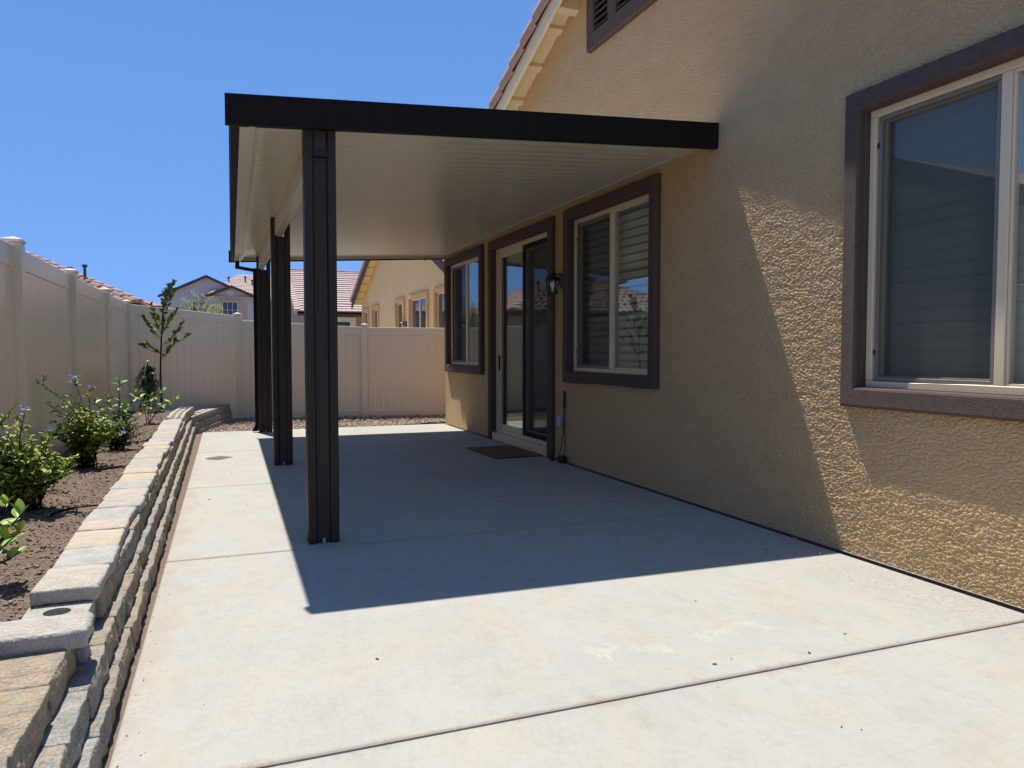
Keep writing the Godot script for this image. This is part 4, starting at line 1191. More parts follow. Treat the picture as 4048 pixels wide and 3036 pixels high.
	for q in [[-0.35, 0.18], [1.34, 1.84]]: bx("shutter", Vector3(q[0], 3.5, fz + 0.002), Vector3(q[1], 4.66, fz + 0.05), M.shutter, g)
	var rv := part("round_vent", lathe([[0.24, 0.0], [0.24, 0.05], [0.20, 0.06], [0.18, 0.03], [0.001, 0.03]], 20), M.cream_trim, g, Vector3(0.80, 5.24, fz) - base_of(g))
	rv.rotation.x = PI / 2
	for k in 5: bx("vent_louvre", Vector3(0.66, 5.11 + k * 0.06, fz + 0.031), Vector3(0.94, 5.135 + k * 0.06, fz + 0.05), M.pale_stucco, g)
	var gro := group_part("roof", g)
	courses(gro, Vector3(-0.9, 4.95, fz + 0.2), Vector3(7.2, 4.95, fz + 0.2), Vector3(0, 2.15, -6.5), 18, 2.3, 2.0, 0.34, M.pale_tile, 0.0, 0.05)
	courses(gro, Vector3(-3.9, 5.05, gz - 0.1), Vector3(1.6, 5.05, gz - 0.1), Vector3(0, 1.4, -4.5), 12, 2.9, 0, 0.34, M.pale_tile, 0.0, 0.05)
	for q in [[1.9, 6.55, 0.5], [3.1, 6.3, 0.65], [2.35, 6.0, 0.75], [0.75, 6.6, 0.4]]:
		part("vent_pipe", lathe([[0.05, 0.0], [0.05, q[2]], [0.09, q[2]], [0.09, q[2] + 0.1], [0.001, q[2] + 0.12]], 8), M.fascia_brown, gro, Vector3(q[0], q[1] - 0.35, fz - 4.2 + (6.6 - q[1]) * 1.5) - base_of(gro))

	# --- hip roofed house beyond the planting bed
	hip_house(Vector3(-2.16, 2.74, -25.0), 8.5, 8.0, 0.47, "tan house with barrel tiled hip roof beyond the planted fence", M.clay_tile, 0.075)
	hip_house(Vector3(-3.6, 4.55, -60.0), 10.0, 9.0, 0.28, "distant house roof between the hip roofed and two storey houses", M.pale_tile, 0.03)

	# --- house to the west, mirrored in the window glass
	var l := thing("gable_house", "tan gabled house across the side fence, mirrored in the window glass", "house", Vector3(-11, -0.1, -13))
	var lt := func(z): return 5.55 - 0.40 * absf(z + 13.0)
	wall_sheet("wall", -6.3, -20.0, -6.0, -0.1, lt, [[-11.0, -9.4, 1.0, 2.6]], M.beige_stucco, l, 1, [-13.0])
	bx("body", Vector3(-16, -0.1, -20.0), Vector3(-6.4, 2.7, -6.0), M.beige_stucco, l)
	for e in [[-20.5, -13.0], [-13.0, -5.5]]: slope_bar("roof_slope", -16.0, -5.9, e[0], e[1], 0.0, 0.16, M.clay_tile, l, lt)
	bx("pane", Vector3(-6.36, 1.0, -11.0), Vector3(-6.34, 2.6, -9.4), M.far_glass, l)

	# --- street lamp mirrored beside the door
	var s := thing("street_lamp", "tall grey street lamp far off, mirrored in the window glass", "street lamp", Vector3(-16.5, -0.1, -38))
	tube("pole", [Vector3.ZERO, Vector3(0, 4.5, 0), Vector3(0, 9, 0)], 0.10, 0.06, M.grey_plastic, s, 10)
	for q in [-1, 1]:
		tube("arm", [Vector3(0, 8.9, 0), Vector3(0.7 * q, 9.15, 0), Vector3(1.4 * q, 9.2, 0)], 0.035, 0.03, M.grey_plastic, s)
		lbx("lamp_head", Vector3(minf(1.3 * q, 1.9 * q), 9.13, -0.14), Vector3(maxf(1.3 * q, 1.9 * q), 9.26, 0.14), M.grey_plastic, s, 0.03)

func gable_front(g: Node, xa: float, xb: float, y0: float, ey: float, py: float, xp: float, z: float):
	# a gabled wall facing +z with dark barge boards
	var o := base_of(g)
	var mb := MB.new()
	var P := func(x, y): return Vector3(x, y, z) - o
	mb.quad(P.call(xa, y0), P.call(xb, y0), P.call(xb, ey), P.call(xa, ey))
	mb.tri(P.call(xa, ey), P.call(xb, ey), P.call(xp, py))
	mb.quad(P.call(xa, y0) + Vector3(0, 0, -0.2), P.call(xa, y0), P.call(xa, ey), P.call(xa, ey) + Vector3(0, 0, -0.2))
	mb.quad(P.call(xb, y0), P.call(xb, y0) + Vector3(0, 0, -0.2), P.call(xb, ey) + Vector3(0, 0, -0.2), P.call(xb, ey))
	part("gable_wall", mb.mesh(), M.pale_stucco, g)
	for s in [[xa, -0.35], [xb, 0.35]]:
		var sl: float = (py - ey) / (xp - s[0])
		var a := Vector3(s[0] + s[1], ey + sl * s[1] - 0.02, z + 0.0); var b := Vector3(xp, py - 0.02, z + 0.0)
		if s[1] > 0:
			var t := a; a = b; b = t
		var d := Vector3(0, 0, 0.30); var u := Vector3(0, 0.17, 0)
		hexa_part("barge_board", [a - d * 0.1, a + d, b + d, b - d * 0.1], [a - d * 0.1 + u, a + d + u, b + d + u, b - d * 0.1 + u], M.fascia_brown, g)

func hip_house(tip: Vector3, wx: float, wz: float, pitch: float, label: String, m: Material, barrel: float):
	# tip: the near right eave corner
	var h := thing("hip_roof_house", label, "house", Vector3(tip.x - wx / 2, -0.1, tip.z - wz / 2))
	var e := 0.5
	bx("body", Vector3(tip.x - wx + e, -0.1, tip.z - wz + e), Vector3(tip.x - e, tip.y - 0.1, tip.z - e), M.beige_stucco, h)
	bx("eave_board", Vector3(tip.x - wx, tip.y - 0.18, tip.z - 0.04), Vector3(tip.x, tip.y + 0.02, tip.z), M.fascia_brown, h)
	bx("eave_board", Vector3(tip.x - 0.04, tip.y - 0.18, tip.z - wz), Vector3(tip.x, tip.y + 0.02, tip.z - 0.041), M.fascia_brown, h)
	bx("eave_soffit", Vector3(tip.x - wx, tip.y - 0.12, tip.z - wz), Vector3(tip.x - 0.041, tip.y - 0.09, tip.z - 0.041), M.fascia_brown, h)
	var r := group_part("roof", h)
	var half := minf(wx, wz) / 2
	var rise := half * pitch
	var n := int(half / 0.33)
	courses(r, tip + Vector3(-wx, 0, 0), tip, Vector3(0, rise, -half), n, half, half, 0.30, m, barrel)
	courses(r, tip + Vector3(0, 0, -wz), tip, Vector3(-half, rise, 0), n, half, half, 0.30, m, barrel)
	# hip tiles up the near corner
	var dirn := Vector3(-half, rise, -half)
	var cnt := int(dirn.length() / 0.40)
	for k in cnt:
		var a := tip + dirn * (float(k) / cnt); var b := tip + dirn * (float(k + 1.15) / cnt)
		var s := Vector3(0.09, 0, -0.09)
		hexa_part("hip_tile", [b - s, a - s, a + s, b + s], [b - s * 0.5 + Vector3(0, 0.085, 0), a - s * 0.6 + Vector3(0, 0.115, 0), a + s * 0.6 + Vector3(0, 0.115, 0), b + s * 0.5 + Vector3(0, 0.085, 0)], m, r)
	if barrel > 0.05:
		for q in [[0.42, 0.0], [0.36, -0.6]]:
			var at: Vector3 = tip + dirn * q[0] + Vector3(q[1], 0.05, 0)
			part("vent_pipe", lathe([[0.04, -0.1], [0.04, 0.32], [0.075, 0.33], [0.075, 0.40], [0.001, 0.42]], 8), M.fascia_brown, r, at - base_of(r))
	for q in [-4.2, -7.5]:
		front_window(h, tip.z - e, tip.x + q, tip.x + q + 1.2, 1.0, 2.3, [2, 1])
	far_side_window(h, tip.x - e, tip.z - 3.5)

func far_side_window(h: Node, X: float, z: float):
	var w := group_part("window", h)
	bx("pane", Vector3(X - 0.01, 1.0, z - 1.0), Vector3(X + 0.012, 2.2, z), M.far_glass, w, 0.0005)
	for q in [[1.0, 1.06, z - 1.0, z], [2.14, 2.2, z - 1.0, z], [1.06, 2.14, z - 1.0, z - 0.94], [1.06, 2.14, z - 0.06, z]]:
		bx("frame", Vector3(X + 0.0125, q[0], q[2]), Vector3(X + 0.05, q[1], q[3]), M.cream_trim, w)

# ------------------------------------------------------------------ plants
func leaf_at(st: SurfaceTool, base: Vector3, dir: Vector3, up: Vector3, length: float, width: float, col: Color, fold := 0.25, curl := 0.15):
	dir = dir.normalized()
	var side := dir.cross(up).normalized()
	if side.length() < 0.1: side = dir.cross(Vector3(0.3, 0.2, 1)).normalized()
	var nn := side.cross(dir).normalized()
	var mid := []
	var lf := []
	var rt := []
	var ts := [0.0, 0.28, 0.62, 1.0]; var ws := [0.06, 0.92, 0.80, 0.0]
	for k in 4:
		var c: Vector3 = base + dir * length * ts[k] - nn * curl * length * ts[k] * ts[k]
		mid.append(c)
		var e: Vector3 = nn * fold * width * 0.5 * ws[k]
		lf.append(c - side * width * 0.5 * ws[k] + e); rt.append(c + side * width * 0.5 * ws[k] + e)
	st.set_color(col)
	for k in 3:
		for q in [[lf[k], mid[k], mid[k + 1]], [lf[k], mid[k + 1], lf[k + 1]], [mid[k], rt[k], rt[k + 1]], [mid[k], rt[k + 1], mid[k + 1]]]:
			var fn: Vector3 = (q[1] - q[0]).cross(q[2] - q[0])
			if fn.length() < 1e-12: continue
			fn = fn.normalized()
			if fn.dot(nn) < 0: fn = -fn
			st.set_normal(fn); st.add_vertex(q[0])
			st.set_normal(fn); st.add_vertex(q[2])
			st.set_normal(fn); st.add_vertex(q[1])

func tone(c: Vector3, vary := 0.3) -> Color:
	var t := rng.randf_range(1.0 - vary, 1.0 + vary)
	return Color(c.x * t * rng.randf_range(0.85, 1.2), c.y * t, c.z * t * rng.randf_range(0.8, 1.2))

func shrub(called: String, label: String, at: Vector3, height: float, radius: float, stems: int, leaf: Vector2, per: int, col: Vector3, flowers: int, lean := Vector3.ZERO, tall := []) -> Node3D:
	var t := thing(called, label, "shrub", at)
	var wood := SurfaceTool.new(); wood.begin(Mesh.PRIMITIVE_TRIANGLES)
	var fol := SurfaceTool.new(); fol.begin(Mesh.PRIMITIVE_TRIANGLES)
	var flo := SurfaceTool.new(); flo.begin(Mesh.PRIMITIVE_TRIANGLES)
	var tips := []
	var lines := []
	for s in stems:
		var a := rng.randf() * TAU
		var out := sqrt(rng.randf())
		var hh := height * (1.0 - 0.42 * out * out) * rng.randf_range(0.62, 0.92)
		var end := Vector3(cos(a) * radius * out, hh, sin(a) * radius * out) + lean * hh
		lines.append([end, 0.12])
	for q in tall: lines.append([q, 0.25])
	for ln in lines:
		var end: Vector3 = ln[0]
		var a := rng.randf() * TAU
		var p0 := Vector3(cos(a), 0, sin(a)) * radius * 0.30 * rng.randf()
		var midp := p0.lerp(end, 0.5) + Vector3(-end.x * 0.18, end.y * 0.10, -end.z * 0.18) + Vector3(rng.randf_range(-1, 1), 0, rng.randf_range(-1, 1)) * 0.03
		var pts := smooth_path([p0 - Vector3(0, 0.04, 0), midp, end], 5)
		tube_st(wood, pts, 0.0055, 0.0016, 5)
		tips.append(end)
		var twigs := [pts]
		for k in 5:
			var s0: Vector3 = pts[rng.randi_range(3, pts.size() - 2)]
			var dv := Vector3(rng.randf_range(-1, 1), rng.randf_range(-0.1, 0.9), rng.randf_range(-1, 1)).normalized() * rng.randf_range(0.06, 0.15)
			var tw := [s0, s0 + dv * 0.55 + Vector3(0, 0.008, 0), s0 + dv]
			tube_st(wood, tw, 0.0022, 0.0010, 4)
			twigs.append(tw)
		for tw in twigs:
			var cnt := per if tw == pts else per / 2
			for k in cnt:
				var f: float = rng.randf_range(ln[1] if tw == pts else 0.15, 1.0) * (tw.size() - 1)
				var i0 := mini(int(f), tw.size() - 2)
				var c: Vector3 = (tw[i0] as Vector3).lerp(tw[i0 + 1], f - i0)
				var d := Vector3(rng.randf_range(-1, 1), rng.randf_range(-0.25, 0.75), rng.randf_range(-1, 1)).normalized()
				var L := leaf.x * rng.randf_range(0.65, 1.2)
				leaf_at(fol, c, d, Vector3.UP + Vector3(rng.randf_range(-0.6, 0.6), 0, rng.randf_range(-0.6, 0.6)), L, L * leaf.y, tone(col, 0.32))
	for k in flowers:
		var c: Vector3 = tips[rng.randi() % tips.size()] if k >= tall.size() else tall[k]
		for j in 16:
			var d := Vector3(rng.randf_range(-1, 1), rng.randf_range(-0.3, 1), rng.randf_range(-1, 1)).normalized()
			var b := c + Vector3(0, 0.008, 0) + d * rng.randf_range(0.008, 0.026)
			for m in 3:
				var e := (d + Vector3(rng.randf_range(-1, 1), rng.randf_range(-1, 1), rng.randf_range(-1, 1)) * 0.9).normalized()
				leaf_at(flo, b, e, d, 0.015, 0.009, Color(0.30, 0.36, 0.72).lerp(Color(0.42, 0.46, 0.80), rng.randf()), 0.1, 0.0)
	part("stems", wood.commit(), M.bark, t)
	var fo := part("foliage", fol.commit(), M.leaf, t)
	fo.set_meta("kind", "stuff")
	if flowers > 0: part("flowers", flo.commit(), M.petal, t).set_meta("kind", "stuff")
	return t

var leaf_meshes := []
func big_leaf(parent: Node, base: Vector3, dir: Vector3, up: Vector3, L: float, W: float, col: Vector3):
	var st := SurfaceTool.new(); st.begin(Mesh.PRIMITIVE_TRIANGLES)
	dir = dir.normalized()
	var side := dir.cross(up).normalized()
	var nn := side.cross(dir).normalized()
	var c := tone(col, 0.22)
	var ts := [0.0, 0.10, 0.28, 0.48, 0.68, 0.86, 1.0]; var ws := [0.05, 0.50, 0.90, 1.0, 0.82, 0.45, 0.0]
	var curl := rng.randf_range(0.05, 0.25)
	var rows := []
	for k in 7:
		var m: Vector3 = dir * L * ts[k] - nn * curl * L * ts[k] * ts[k]
		var row := []
		for j in 5:
			var u := (j - 2) / 2.0
			row.append(m + side * u * W * 0.5 * ws[k] + nn * (absf(u) * 0.16 + 0.02 * sin(k * 2.1 + j)) * W * ws[k])
		rows.append(row)
	st.set_color(c); st.set_smooth_group(0)
	for k in 6:
		for j in 4:
			for q in [[k, j], [k + 1, j + 1], [k, j + 1], [k, j], [k + 1, j], [k + 1, j + 1]]: st.add_vertex(rows[q[0]][q[1]])
	st.generate_normals()
	part("leaf", st.commit(), M.glossy_leaf, parent, base)

func laurel(called: String, label: String, at: Vector3, stems: Array, leaf: Vector2, col: Vector3, gap := 0.045):
	# stems: end points; big leaves alternate up each stem and gather at the tip
	var t := thing(called, label, "shrub", at)
	for e in stems:
		var p0 := Vector3(rng.randf_range(-0.02, 0.02), -0.03, rng.randf_range(-0.02, 0.02))
		var pts := smooth_path([p0, p0.lerp(e, 0.5) + Vector3(-e.x * 0.15, 0.03, -e.z * 0.15), e], 8)
		tube("stem", pts, 0.006, 0.0025, M.bark, t, 6)
		var n := int((e as Vector3).length() * 0.72 / gap)
		var a := rng.randf() * TAU
		for k in n:
			var f := (0.30 + 0.70 * (k + 0.5) / n) * (pts.size() - 1)
			var i0 := mini(int(f), pts.size() - 2)
			var c: Vector3 = (pts[i0] as Vector3).lerp(pts[i0 + 1], f - i0)
			a += 2.4 + rng.randf_range(-0.4, 0.4)
			var lift := lerpf(0.15, 0.8, float(k) / n)
			var d := Vector3(cos(a), lift, sin(a))
			var L := leaf.x * rng.randf_range(0.75, 1.15)
			big_leaf(t, c, d, Vector3.UP + Vector3(rng.randf_range(-0.3, 0.3), 0, rng.randf_range(-0.3, 0.3)), L, L * leaf.y, col)
		for k in 3:
			a += 2.1
			var L := leaf.x * rng.randf_range(0.6, 0.9)
			big_leaf(t, e, Vector3(cos(a) * 0.6, 1, sin(a) * 0.6), Vector3(-cos(a), 0.4, -sin(a)), L, L * leaf.y, col * 1.25)
	return t

func build_plants():
	var plumb := Vector3(0.29, 0.36, 0.06)
	shrub("plumbago_shrub", "leafy shrub with pale blue flowers, nearest the open cored block", Vector3(-1.15, 0.285, -5.45), 0.56, 0.30, 60, Vector2(0.040, 0.5), 22, plumb, 8, Vector3.ZERO, [Vector3(0.02, 0.64, 0.0), Vector3(-0.12, 0.60, 0.05), Vector3(0.16, 0.50, 0.05), Vector3(-0.2, 0.55, -0.1)])
	shrub("plumbago_shrub", "taller blue flowered shrub with a long bare arching stem", Vector3(-1.10, 0.285, -7.45), 0.57, 0.30, 56, Vector2(0.040, 0.5), 20, plumb, 9, Vector3.ZERO, [Vector3(-0.08, 0.78, 0.02), Vector3(0.04, 0.68, 0.0), Vector3(-0.33, 0.75, 0.1), Vector3(-0.25, 0.55, 0.12), Vector3(0.22, 0.34, 0.0)])
	var bay := Vector3(0.17, 0.28, 0.04)
	laurel("laurel_shrub", "shrub with broad glossy leaves beside the weeping plant", Vector3(-1.05, 0.285, -9.3), [Vector3(0.02, 0.66, 0), Vector3(-0.22, 0.44, 0.03), Vector3(0.18, 0.52, 0.02), Vector3(-0.08, 0.48, 0.12), Vector3(0.28, 0.33, -0.06), Vector3(-0.3, 0.36, 0.1), Vector3(0.10, 0.38, 0.16), Vector3(0.05, 0.3, 0.2), Vector3(-0.15, 0.3, 0.18)], Vector2(0.105, 0.42), bay, 0.036)
	laurel("laurel_shrub", "broad leaved shrub reaching over the end of the block wall", Vector3(-0.92, 0.30, -11.4), [Vector3(0.18, 0.42, 0.1), Vector3(0.34, 0.30, 0.0), Vector3(-0.1, 0.40, 0.1), Vector3(0.05, 0.34, 0.15), Vector3(0.26, 0.22, 0.1)], Vector2(0.125, 0.42), bay, 0.042)
	laurel("laurel_shrub", "young broad leaved plant next to the missing wall cap", Vector3(-0.955, 0.285, -3.82), [Vector3(0.14, 0.30, 0.03), Vector3(0.10, 0.22, 0.12), Vector3(0.08, 0.34, 0.0), Vector3(0.11, 0.12, 0.06), Vector3(0.13, 0.22, 0.02), Vector3(-0.1, 0.3, 0.0), Vector3(0.02, 0.2, 0.14)], Vector2(0.095, 0.46), bay, 0.05)
	shrub("ground_shrub", "low fine leaved shrub under the broad leaved plants", Vector3(-0.98, 0.285, -8.45), 0.36, 0.26, 40, Vector2(0.034, 0.42), 18, Vector3(0.11, 0.17, 0.045), 1)
	weeping()
	sapling()
	pale_tree()

func weeping():
	var t := thing("weeping_plant", "staked weeping plant with long hanging dark leaves before the fence", "plant", Vector3(-1.04, 0.32, -13.0))
	tube("stake", [Vector3(0, -0.1, 0), Vector3(0, 0.4, 0), Vector3(0, 0.80, 0)], 0.008, 0.008, M.black_rubber, t)
	part("stake_cap", lathe([[0.014, 0.0], [0.020, 0.012], [0.017, 0.028], [0.001, 0.036]], 10), M.lamp_bulb, t, Vector3(0, 0.80, 0))
	var wood := SurfaceTool.new(); wood.begin(Mesh.PRIMITIVE_TRIANGLES)
	var fol := SurfaceTool.new(); fol.begin(Mesh.PRIMITIVE_TRIANGLES)
	for s in 26:
		var a := rng.randf() * TAU
		var r := rng.randf_range(0.08, 0.19)
		var top := rng.randf_range(0.45, 0.78)
		var pts := smooth_path([Vector3(0, top - 0.1, 0), Vector3(cos(a) * r * 0.5, top, sin(a) * r * 0.5), Vector3(cos(a) * r, top - 0.12, sin(a) * r), Vector3(cos(a) * r * 1.08, maxf(top - rng.randf_range(0.25, 0.6), 0.05), sin(a) * r * 1.08)], 4)
		tube_st(wood, pts, 0.003, 0.0012, 5)
		for k in 22:
			var f := rng.randf_range(0.2, 1.0) * (pts.size() - 1)
			var i0 := mini(int(f), pts.size() - 2)
			var c: Vector3 = (pts[i0] as Vector3).lerp(pts[i0 + 1], f - i0)
			leaf_at(fol, c, Vector3(rng.randf_range(-0.5, 0.5) + cos(a) * 0.3, rng.randf_range(-1.2, -0.3), rng.randf_range(-0.5, 0.5) + sin(a) * 0.3), Vector3(cos(a), 0.5, sin(a)), rng.randf_range(0.07, 0.12), 0.024, tone(Vector3(0.045, 0.09, 0.028), 0.35))
	part("stems", wood.commit(), M.green_stem, t)
	part("foliage", fol.commit(), M.glossy_leaf, t).set_meta("kind", "stuff")

func sapling():
	var t := thing("young_tree", "slim young tree rising above the fence at its corner", "tree", Vector3(-0.93, 0.30, -14.15))
	tube("trunk", smooth_path([Vector3(0, -0.18, 0), Vector3(-0.005, 0.7, 0), Vector3(0.03, 1.4, 0), Vector3(0.07, 1.8, 0), Vector3(0.19, 2.1, 0)], 5), 0.016, 0.004, M.bark, t, 8)
	var crown := group_part("crown", t)
	var wood := SurfaceTool.new(); wood.begin(Mesh.PRIMITIVE_TRIANGLES)
	var fol := SurfaceTool.new(); fol.begin(Mesh.PRIMITIVE_TRIANGLES)
	var ends := [[0.95, Vector3(-0.20, 1.12, 0.05)], [0.95, Vector3(-0.27, 1.10, 0.0)], [0.86, Vector3(0.16, 1.05, 0.0)], [0.9, Vector3(0.24, 1.17, 0.06)], [1.0, Vector3(0.44, 1.27, 0.0)], [1.05, Vector3(0.30, 1.36, 0.1)], [1.1, Vector3(0.36, 1.48, -0.05)], [1.15, Vector3(-0.16, 1.44, 0.1)], [1.2, Vector3(-0.24, 1.55, 0.0)], [1.25, Vector3(-0.10, 1.60, 0.05)], [1.3, Vector3(0.20, 1.60, 0.1)], [1.35, Vector3(0.27, 1.72, -0.1)], [1.4, Vector3(-0.13, 1.78, 0.1)], [1.5, Vector3(0.06, 1.84, 0.1)], [1.55, Vector3(0.18, 1.92, 0.05)], [1.65, Vector3(0.10, 2.02, 0.0)], [1.75, Vector3(0.22, 2.02, 0.05)], [1.85, Vector3(0.23, 2.16, 0.0)], [1.9, Vector3(0.15, 2.10, 0.05)], [1.3, Vector3(0.06, 1.5, 0.14)]]
	for e in ends:
		var s0 := Vector3(lerpf(0.0, 0.07, clampf((e[0] - 0.7) / 1.1, 0, 1)), e[0], 0)
		var en: Vector3 = e[1]
		var pts := smooth_path([s0, s0.lerp(en, 0.5) + Vector3(0, -0.02, 0), en], 5)
		tube_st(wood, pts, 0.0045, 0.0018, 5)
		for k in 26:
			var f := (1.0 - pow(rng.randf(), 1.7) * 0.75) * (pts.size() - 1)
			var i0 := mini(int(f), pts.size() - 2)
			var c: Vector3 = (pts[i0] as Vector3).lerp(pts[i0 + 1], f - i0)
			var d := ((en - s0).normalized() + Vector3(rng.randf_range(-1, 1), rng.randf_range(-0.5, 0.9), rng.randf_range(-1, 1))).normalized()
			var L := rng.randf_range(0.06, 0.11)
			leaf_at(fol, c, d, Vector3.UP + Vector3(rng.randf_range(-0.6, 0.6), 0, rng.randf_range(-0.6, 0.6)), L, L * 0.46, tone(Vector3(0.17, 0.20, 0.03), 0.38))
	part("branches", wood.commit(), M.bark, crown)
	part("leaves", fol.commit(), M.leaf, crown).set_meta("kind", "stuff")

func pale_tree():
	var t := thing("feathery_tree", "pale green feathery tree showing over the fence before the grey house", "tree", Vector3(-0.6, -0.1, -25.0))
	tube("trunk", smooth_path([Vector3(0, 0, 0), Vector3(0.03, 0.7, 0), Vector3(-0.03, 1.5, 0)], 4), 0.06, 0.035, M.bark, t, 8)
	var crown := group_part("crown", t)
	var wood := SurfaceTool.new(); wood.begin(Mesh.PRIMITIVE_TRIANGLES)
	var fol := SurfaceTool.new(); fol.begin(Mesh.PRIMITIVE_TRIANGLES)
	for s in 110:
		var a := rng.randf() * TAU; var o := sqrt(rng.randf())
		var en := Vector3(cos(a) * 0.95 * o, 1.85 + 1.42 * (1 - 0.5 * o * o) * rng.randf_range(0.5, 1.0), sin(a) * 0.9 * o)
		var pts := smooth_path([Vector3(-0.03, 1.4, 0), Vector3(en.x * 0.45, lerpf(1.4, en.y, 0.65), en.z * 0.45), en], 5)
		tube_st(wood, pts, 0.012, 0.003, 4)
		for k in 60:
			var f := (1.0 - pow(rng.randf(), 1.5) * 0.7) * (pts.size() - 1)
			var i0 := mini(int(f), pts.size() - 2)
			var c: Vector3 = (pts[i0] as Vector3).lerp(pts[i0 + 1], f - i0) + Vector3(rng.randf_range(-1, 1), rng.randf_range(-1, 1), rng.randf_range(-1, 1)) * 0.06
			leaf_at(fol, c, Vector3(rng.randf_range(-1, 1), rng.randf_range(-0.6, 0.8), rng.randf_range(-1, 1)), Vector3.UP, rng.randf_range(0.07, 0.13), 0.016, tone(Vector3(0.34, 0.40, 0.16), 0.25))
	part("branches", wood.commit(), M.green_stem, crown)
	part("leaves", fol.commit(), M.leaf, crown).set_meta("kind", "stuff")

# ------------------------------------------------------------------ small things
func lantern(at: Vector3, label: String):
	# at: centre of the back plate on a wall that faces -x
	var l := thing("wall_lantern", label, "lantern", at, "wall lanterns")
	lbx("back_plate", Vector3(-0.022, -0.085, -0.055), Vector3(-0.001, 0.085, 0.055), M.black_iron, l, 0.006)
	tube("arm", smooth_path([Vector3(-0.012, 0.045, 0), Vector3(-0.05, 0.072, 0), Vector3(-0.10, 0.066, 0), Vector3(-0.135, 0.052, 0)], 5), 0.008, 0.007, M.black_iron, l, 8)
	tube("arm", smooth_path([Vector3(-0.012, -0.06, 0), Vector3(-0.04, -0.04, 0), Vector3(-0.055, 0.0, 0), Vector3(-0.05, 0.05, 0)], 5), 0.006, 0.005, M.black_iron, l, 8)
	var c := Vector3(-0.135, 0, 0)
	part("roof", lathe([[0.092, 0.0], [0.095, 0.008], [0.075, 0.030], [0.048, 0.050], [0.028, 0.060], [0.020, 0.085], [0.014, 0.092], [0.016, 0.105], [0.001, 0.122]], 12), M.black_iron, l, c)
	part("base", lathe([[0.001, -0.165], [0.03, -0.160], [0.062, -0.152], [0.066, -0.132], [0.001, -0.130]], 12), M.black_iron, l, c)
	part("glass", lathe([[0.055, -0.131], [0.075, -0.002]], 12), M.glass, l, c)
	part("bulb", lathe([[0.012, -0.13], [0.013, -0.09], [0.030, -0.055], [0.026, -0.025], [0.001, -0.012]], 12), M.lamp_bulb, l, c)
	for k in 6:
		var a := TAU * (k + 0.5) / 6
		tube("bar", [c + Vector3(cos(a) * 0.058, -0.132, sin(a) * 0.058), c + Vector3(cos(a) * 0.067, -0.066, sin(a) * 0.067), c + Vector3(cos(a) * 0.078, 0.0, sin(a) * 0.078)], 0.0045, 0.0045, M.black_iron, l, 6)

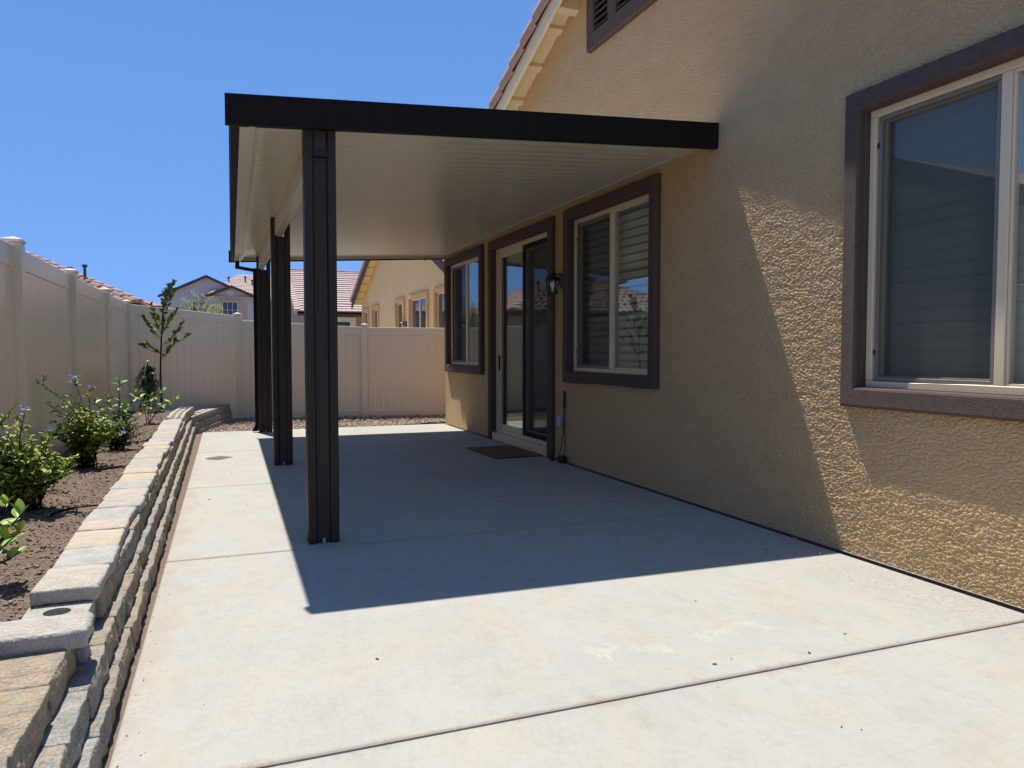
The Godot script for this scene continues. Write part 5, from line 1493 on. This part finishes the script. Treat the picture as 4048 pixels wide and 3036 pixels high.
func build_small_things():
	lantern(Vector3(WX, 2.11, -7.90), "black wall lantern beside the sliding door")
	# doormat
	var m := thing("doormat", "brown coir doormat on the patio before the sliding door", "doormat", Vector3(3.36, 0.001, -8.90))
	lbx("mat_pile", Vector3(-0.32, 0.004, -0.52), Vector3(0.31, 0.017, 0.52), M.coir, m, 0.006)
	lbx("mat_backing", Vector3(-0.322, 0.0, -0.522), Vector3(0.312, 0.0035, 0.522), M.black_rubber, m, 0.001)
	m.rotation.y = 0.03
	# power outlet with a bubble cover
	var p := thing("outlet_cover", "grey weatherproof outlet cover low on the wall beside the door", "outlet", Vector3(WX, 0.468, -7.90))
	lbx("plate", Vector3(-0.012, -0.07, -0.045), Vector3(-0.0005, 0.07, 0.045), M.grey_plastic, p, 0.003)
	lbx("bubble_cover", Vector3(-0.065, -0.064, -0.040), Vector3(-0.0122, 0.064, 0.040), M.grey_plastic, p, 0.014)
	lbx("latch", Vector3(-0.070, -0.03, -0.012), Vector3(-0.0652, -0.012, 0.012), M.grey_plastic, p, 0.002)
	# corded black wand hanging above a small adapter
	var c := thing("hanging_cord", "black looped cord hanging on the wall down to a small box", "cord", Vector3(WX - 0.01, 0.0, -7.80))
	var w0 := Vector3(-0.018, 0.83, 0.0)
	lbx("wand", Vector3(-0.032, 0.63, -0.016), Vector3(-0.006, 0.83, 0.016), M.black_rubber, c, 0.01)
	tube("cord", smooth_path([Vector3(-0.02, 0.64, -0.008), Vector3(-0.022, 0.40, -0.012), Vector3(-0.03, 0.2, -0.05), Vector3(-0.05, 0.07, -0.085)], 6), 0.004, 0.004, M.black_rubber, c, 6)
	tube("cord", smooth_path([Vector3(-0.02, 0.64, 0.008), Vector3(-0.022, 0.40, 0.012), Vector3(-0.03, 0.22, 0.045), Vector3(-0.05, 0.08, 0.075)], 6), 0.004, 0.004, M.black_rubber, c, 6)
	tube("cord", smooth_path([Vector3(-0.06, 0.05, -0.06), Vector3(-0.11, 0.012, -0.16), Vector3(-0.06, 0.008, -0.26)], 6), 0.006, 0.006, M.black_rubber, c, 6)
	lbx("adapter_box", Vector3(-0.085, 0.004, -0.055), Vector3(-0.015, 0.085, 0.06), M.black_rubber, c, 0.008)
	# garden hose at the far corner
	var h := thing("garden_hose", "green garden hose lying on gravel at the house corner", "hose", Vector3(3.2, 0, -12.95))
	tube("hose", smooth_path([Vector3(-0.35, -0.035, -0.12), Vector3(-0.05, -0.02, 0.02), Vector3(0.25, 0.012, 0.07), Vector3(0.50, 0.0, 0.05), Vector3(0.62, 0.03, 0.15)], 6), 0.011, 0.011, M.hose_green, h, 8)
	tube("hose", smooth_path([Vector3(-0.45, -0.03, -0.05), Vector3(-0.1, -0.03, -0.12), Vector3(0.3, -0.02, -0.06), Vector3(0.56, 0.012, 0.06)], 6), 0.011, 0.011, M.hose_green, h, 8)
	# drip lines on the soil
	var drips := [["black drip tube arching from the soil near the blue flowered shrub", [Vector3(-1.02, 0.275, -5.15), Vector3(-0.92, 0.318, -5.22), Vector3(-0.80, 0.325, -5.30), Vector3(-0.69, 0.31, -5.38)]],
		["brown drip tube curving under the broad leaved shrub", [Vector3(-0.90, 0.275, -9.6), Vector3(-0.96, 0.40, -9.45), Vector3(-0.88, 0.30, -9.1), Vector3(-0.76, 0.30, -9.3), Vector3(-0.68, 0.34, -10.1)]],
		["thin drip tube crossing the soil to the taller blue shrub", [Vector3(-0.98, 0.28, -7.1), Vector3(-0.85, 0.312, -7.05), Vector3(-0.72, 0.31, -7.2)]],
		["short drip tube looping beside a wall cap", [Vector3(-0.74, 0.26, -8.35), Vector3(-0.73, 0.335, -8.45), Vector3(-0.69, 0.345, -8.7)]],
		["black drip tube end by the young broad leaved plant", [Vector3(-0.99, 0.34, -3.45), Vector3(-0.93, 0.36, -3.40), Vector3(-0.86, 0.30, -3.36), Vector3(-0.85, 0.26, -3.34)]]]
	for q in drips:
		var d := thing("drip_tube", q[0], "tube", q[1][0])
		var pts: Array = q[1].map(func(v): return v - q[1][0])
		tube("tube", smooth_path(pts, 6), 0.005, 0.005, M.black_rubber, d, 6)
	# wet stain
	var s := thing("wet_patch", "small brown wet patch drying on the sunny concrete", "stain", Vector3(-0.02, 0.0, -9.67))
	var mb := MB.new()
	var ring := [[-0.155, 0.0], [-0.10, -0.08], [-0.02, -0.14], [0.02, -0.165], [0.05, -0.13], [0.10, -0.07], [0.15, -0.03], [0.155, 0.0], [0.11, 0.03], [0.07, 0.09], [0.03, 0.14], [-0.03, 0.16], [-0.06, 0.12], [-0.11, 0.10], [-0.14, 0.05]]
	for k in ring.size():
		var a = ring[k]; var b = ring[(k + 1) % ring.size()]
		mb.tri(Vector3(0, 0.004, 0), Vector3(b[0], 0.004, b[1]), Vector3(a[0], 0.004, a[1]))
	part("stain", mb.mesh(), M.wet_concrete, s)
	# pebbles and crumbs on the patio
	var tones := [Color(0.45, 0.36, 0.27), Color(0.12, 0.09, 0.07)]
	var st := rounded_block(Vector3(1, 0.7, 0.8), 0.35, 0.1, 9, 2)
	for q in [[3.54, -3.69, "small pinkish pebble on the shaded patio by the wall"], [3.665, -4.05, "small pebble tucked against the base of the stucco wall"]]:
		var b := thing("pebble", q[2], "pebble", Vector3(q[0], 0.0, q[1]))
		var o := part("stone", st, M.shutter, b, Vector3(0, 0.008, 0))
		o.scale = Vector3.ONE * 0.022
	var mm := MultiMesh.new()
	mm.transform_format = MultiMesh.TRANSFORM_3D; mm.use_colors = true
	mm.mesh = rounded_block(Vector3(1, 0.25, 0.45), 0.1, 0.12, 15, 2)
	var sp := [[2.28, -3.23], [2.65, -2.6], [2.34, -2.49], [1.99, -2.56], [1.89, -2.54], [1.98, -1.95], [2.03, -1.91], [0.6, -3.1], [0.2, -6.6], [0.1, -8.4], [-0.1, -7.0], [0.3, -10.6], [3.3, -3.9], [3.25, -3.85], [3.4, -3.75]]
	for k in 45: sp.append([rng.randf_range(-0.3, 3.6), rng.randf_range(-9.0, -1.8)])
	for k in 70: sp.append([-0.33 + rng.randf() * rng.randf() * 0.2, rng.randf_range(-9.0, -2.2)])
	mm.instance_count = sp.size()
	for k in sp.size():
		var sc := rng.randf_range(0.008, 0.020) if k < 15 else rng.randf_range(0.003, 0.009)
		mm.set_instance_transform(k, Transform3D(Basis.from_euler(Vector3(0, rng.randf() * TAU, 0)).scaled(Vector3.ONE * sc), Vector3(sp[k][0], sc * 0.16, sp[k][1])))
		var t := rng.randf_range(0.6, 1.3)
		mm.set_instance_color(k, Color(0.13 * t, 0.095 * t, 0.07 * t))
	var mi := MultiMeshInstance3D.new()
	mi.name = "debris"; mi.multimesh = mm; mi.material_override = M.mulch
	mi.set_meta("kind", "stuff"); mi.set_meta("label", "dry leaf crumbs and grit scattered on the patio"); mi.set_meta("category", "debris")
	add_child(mi)
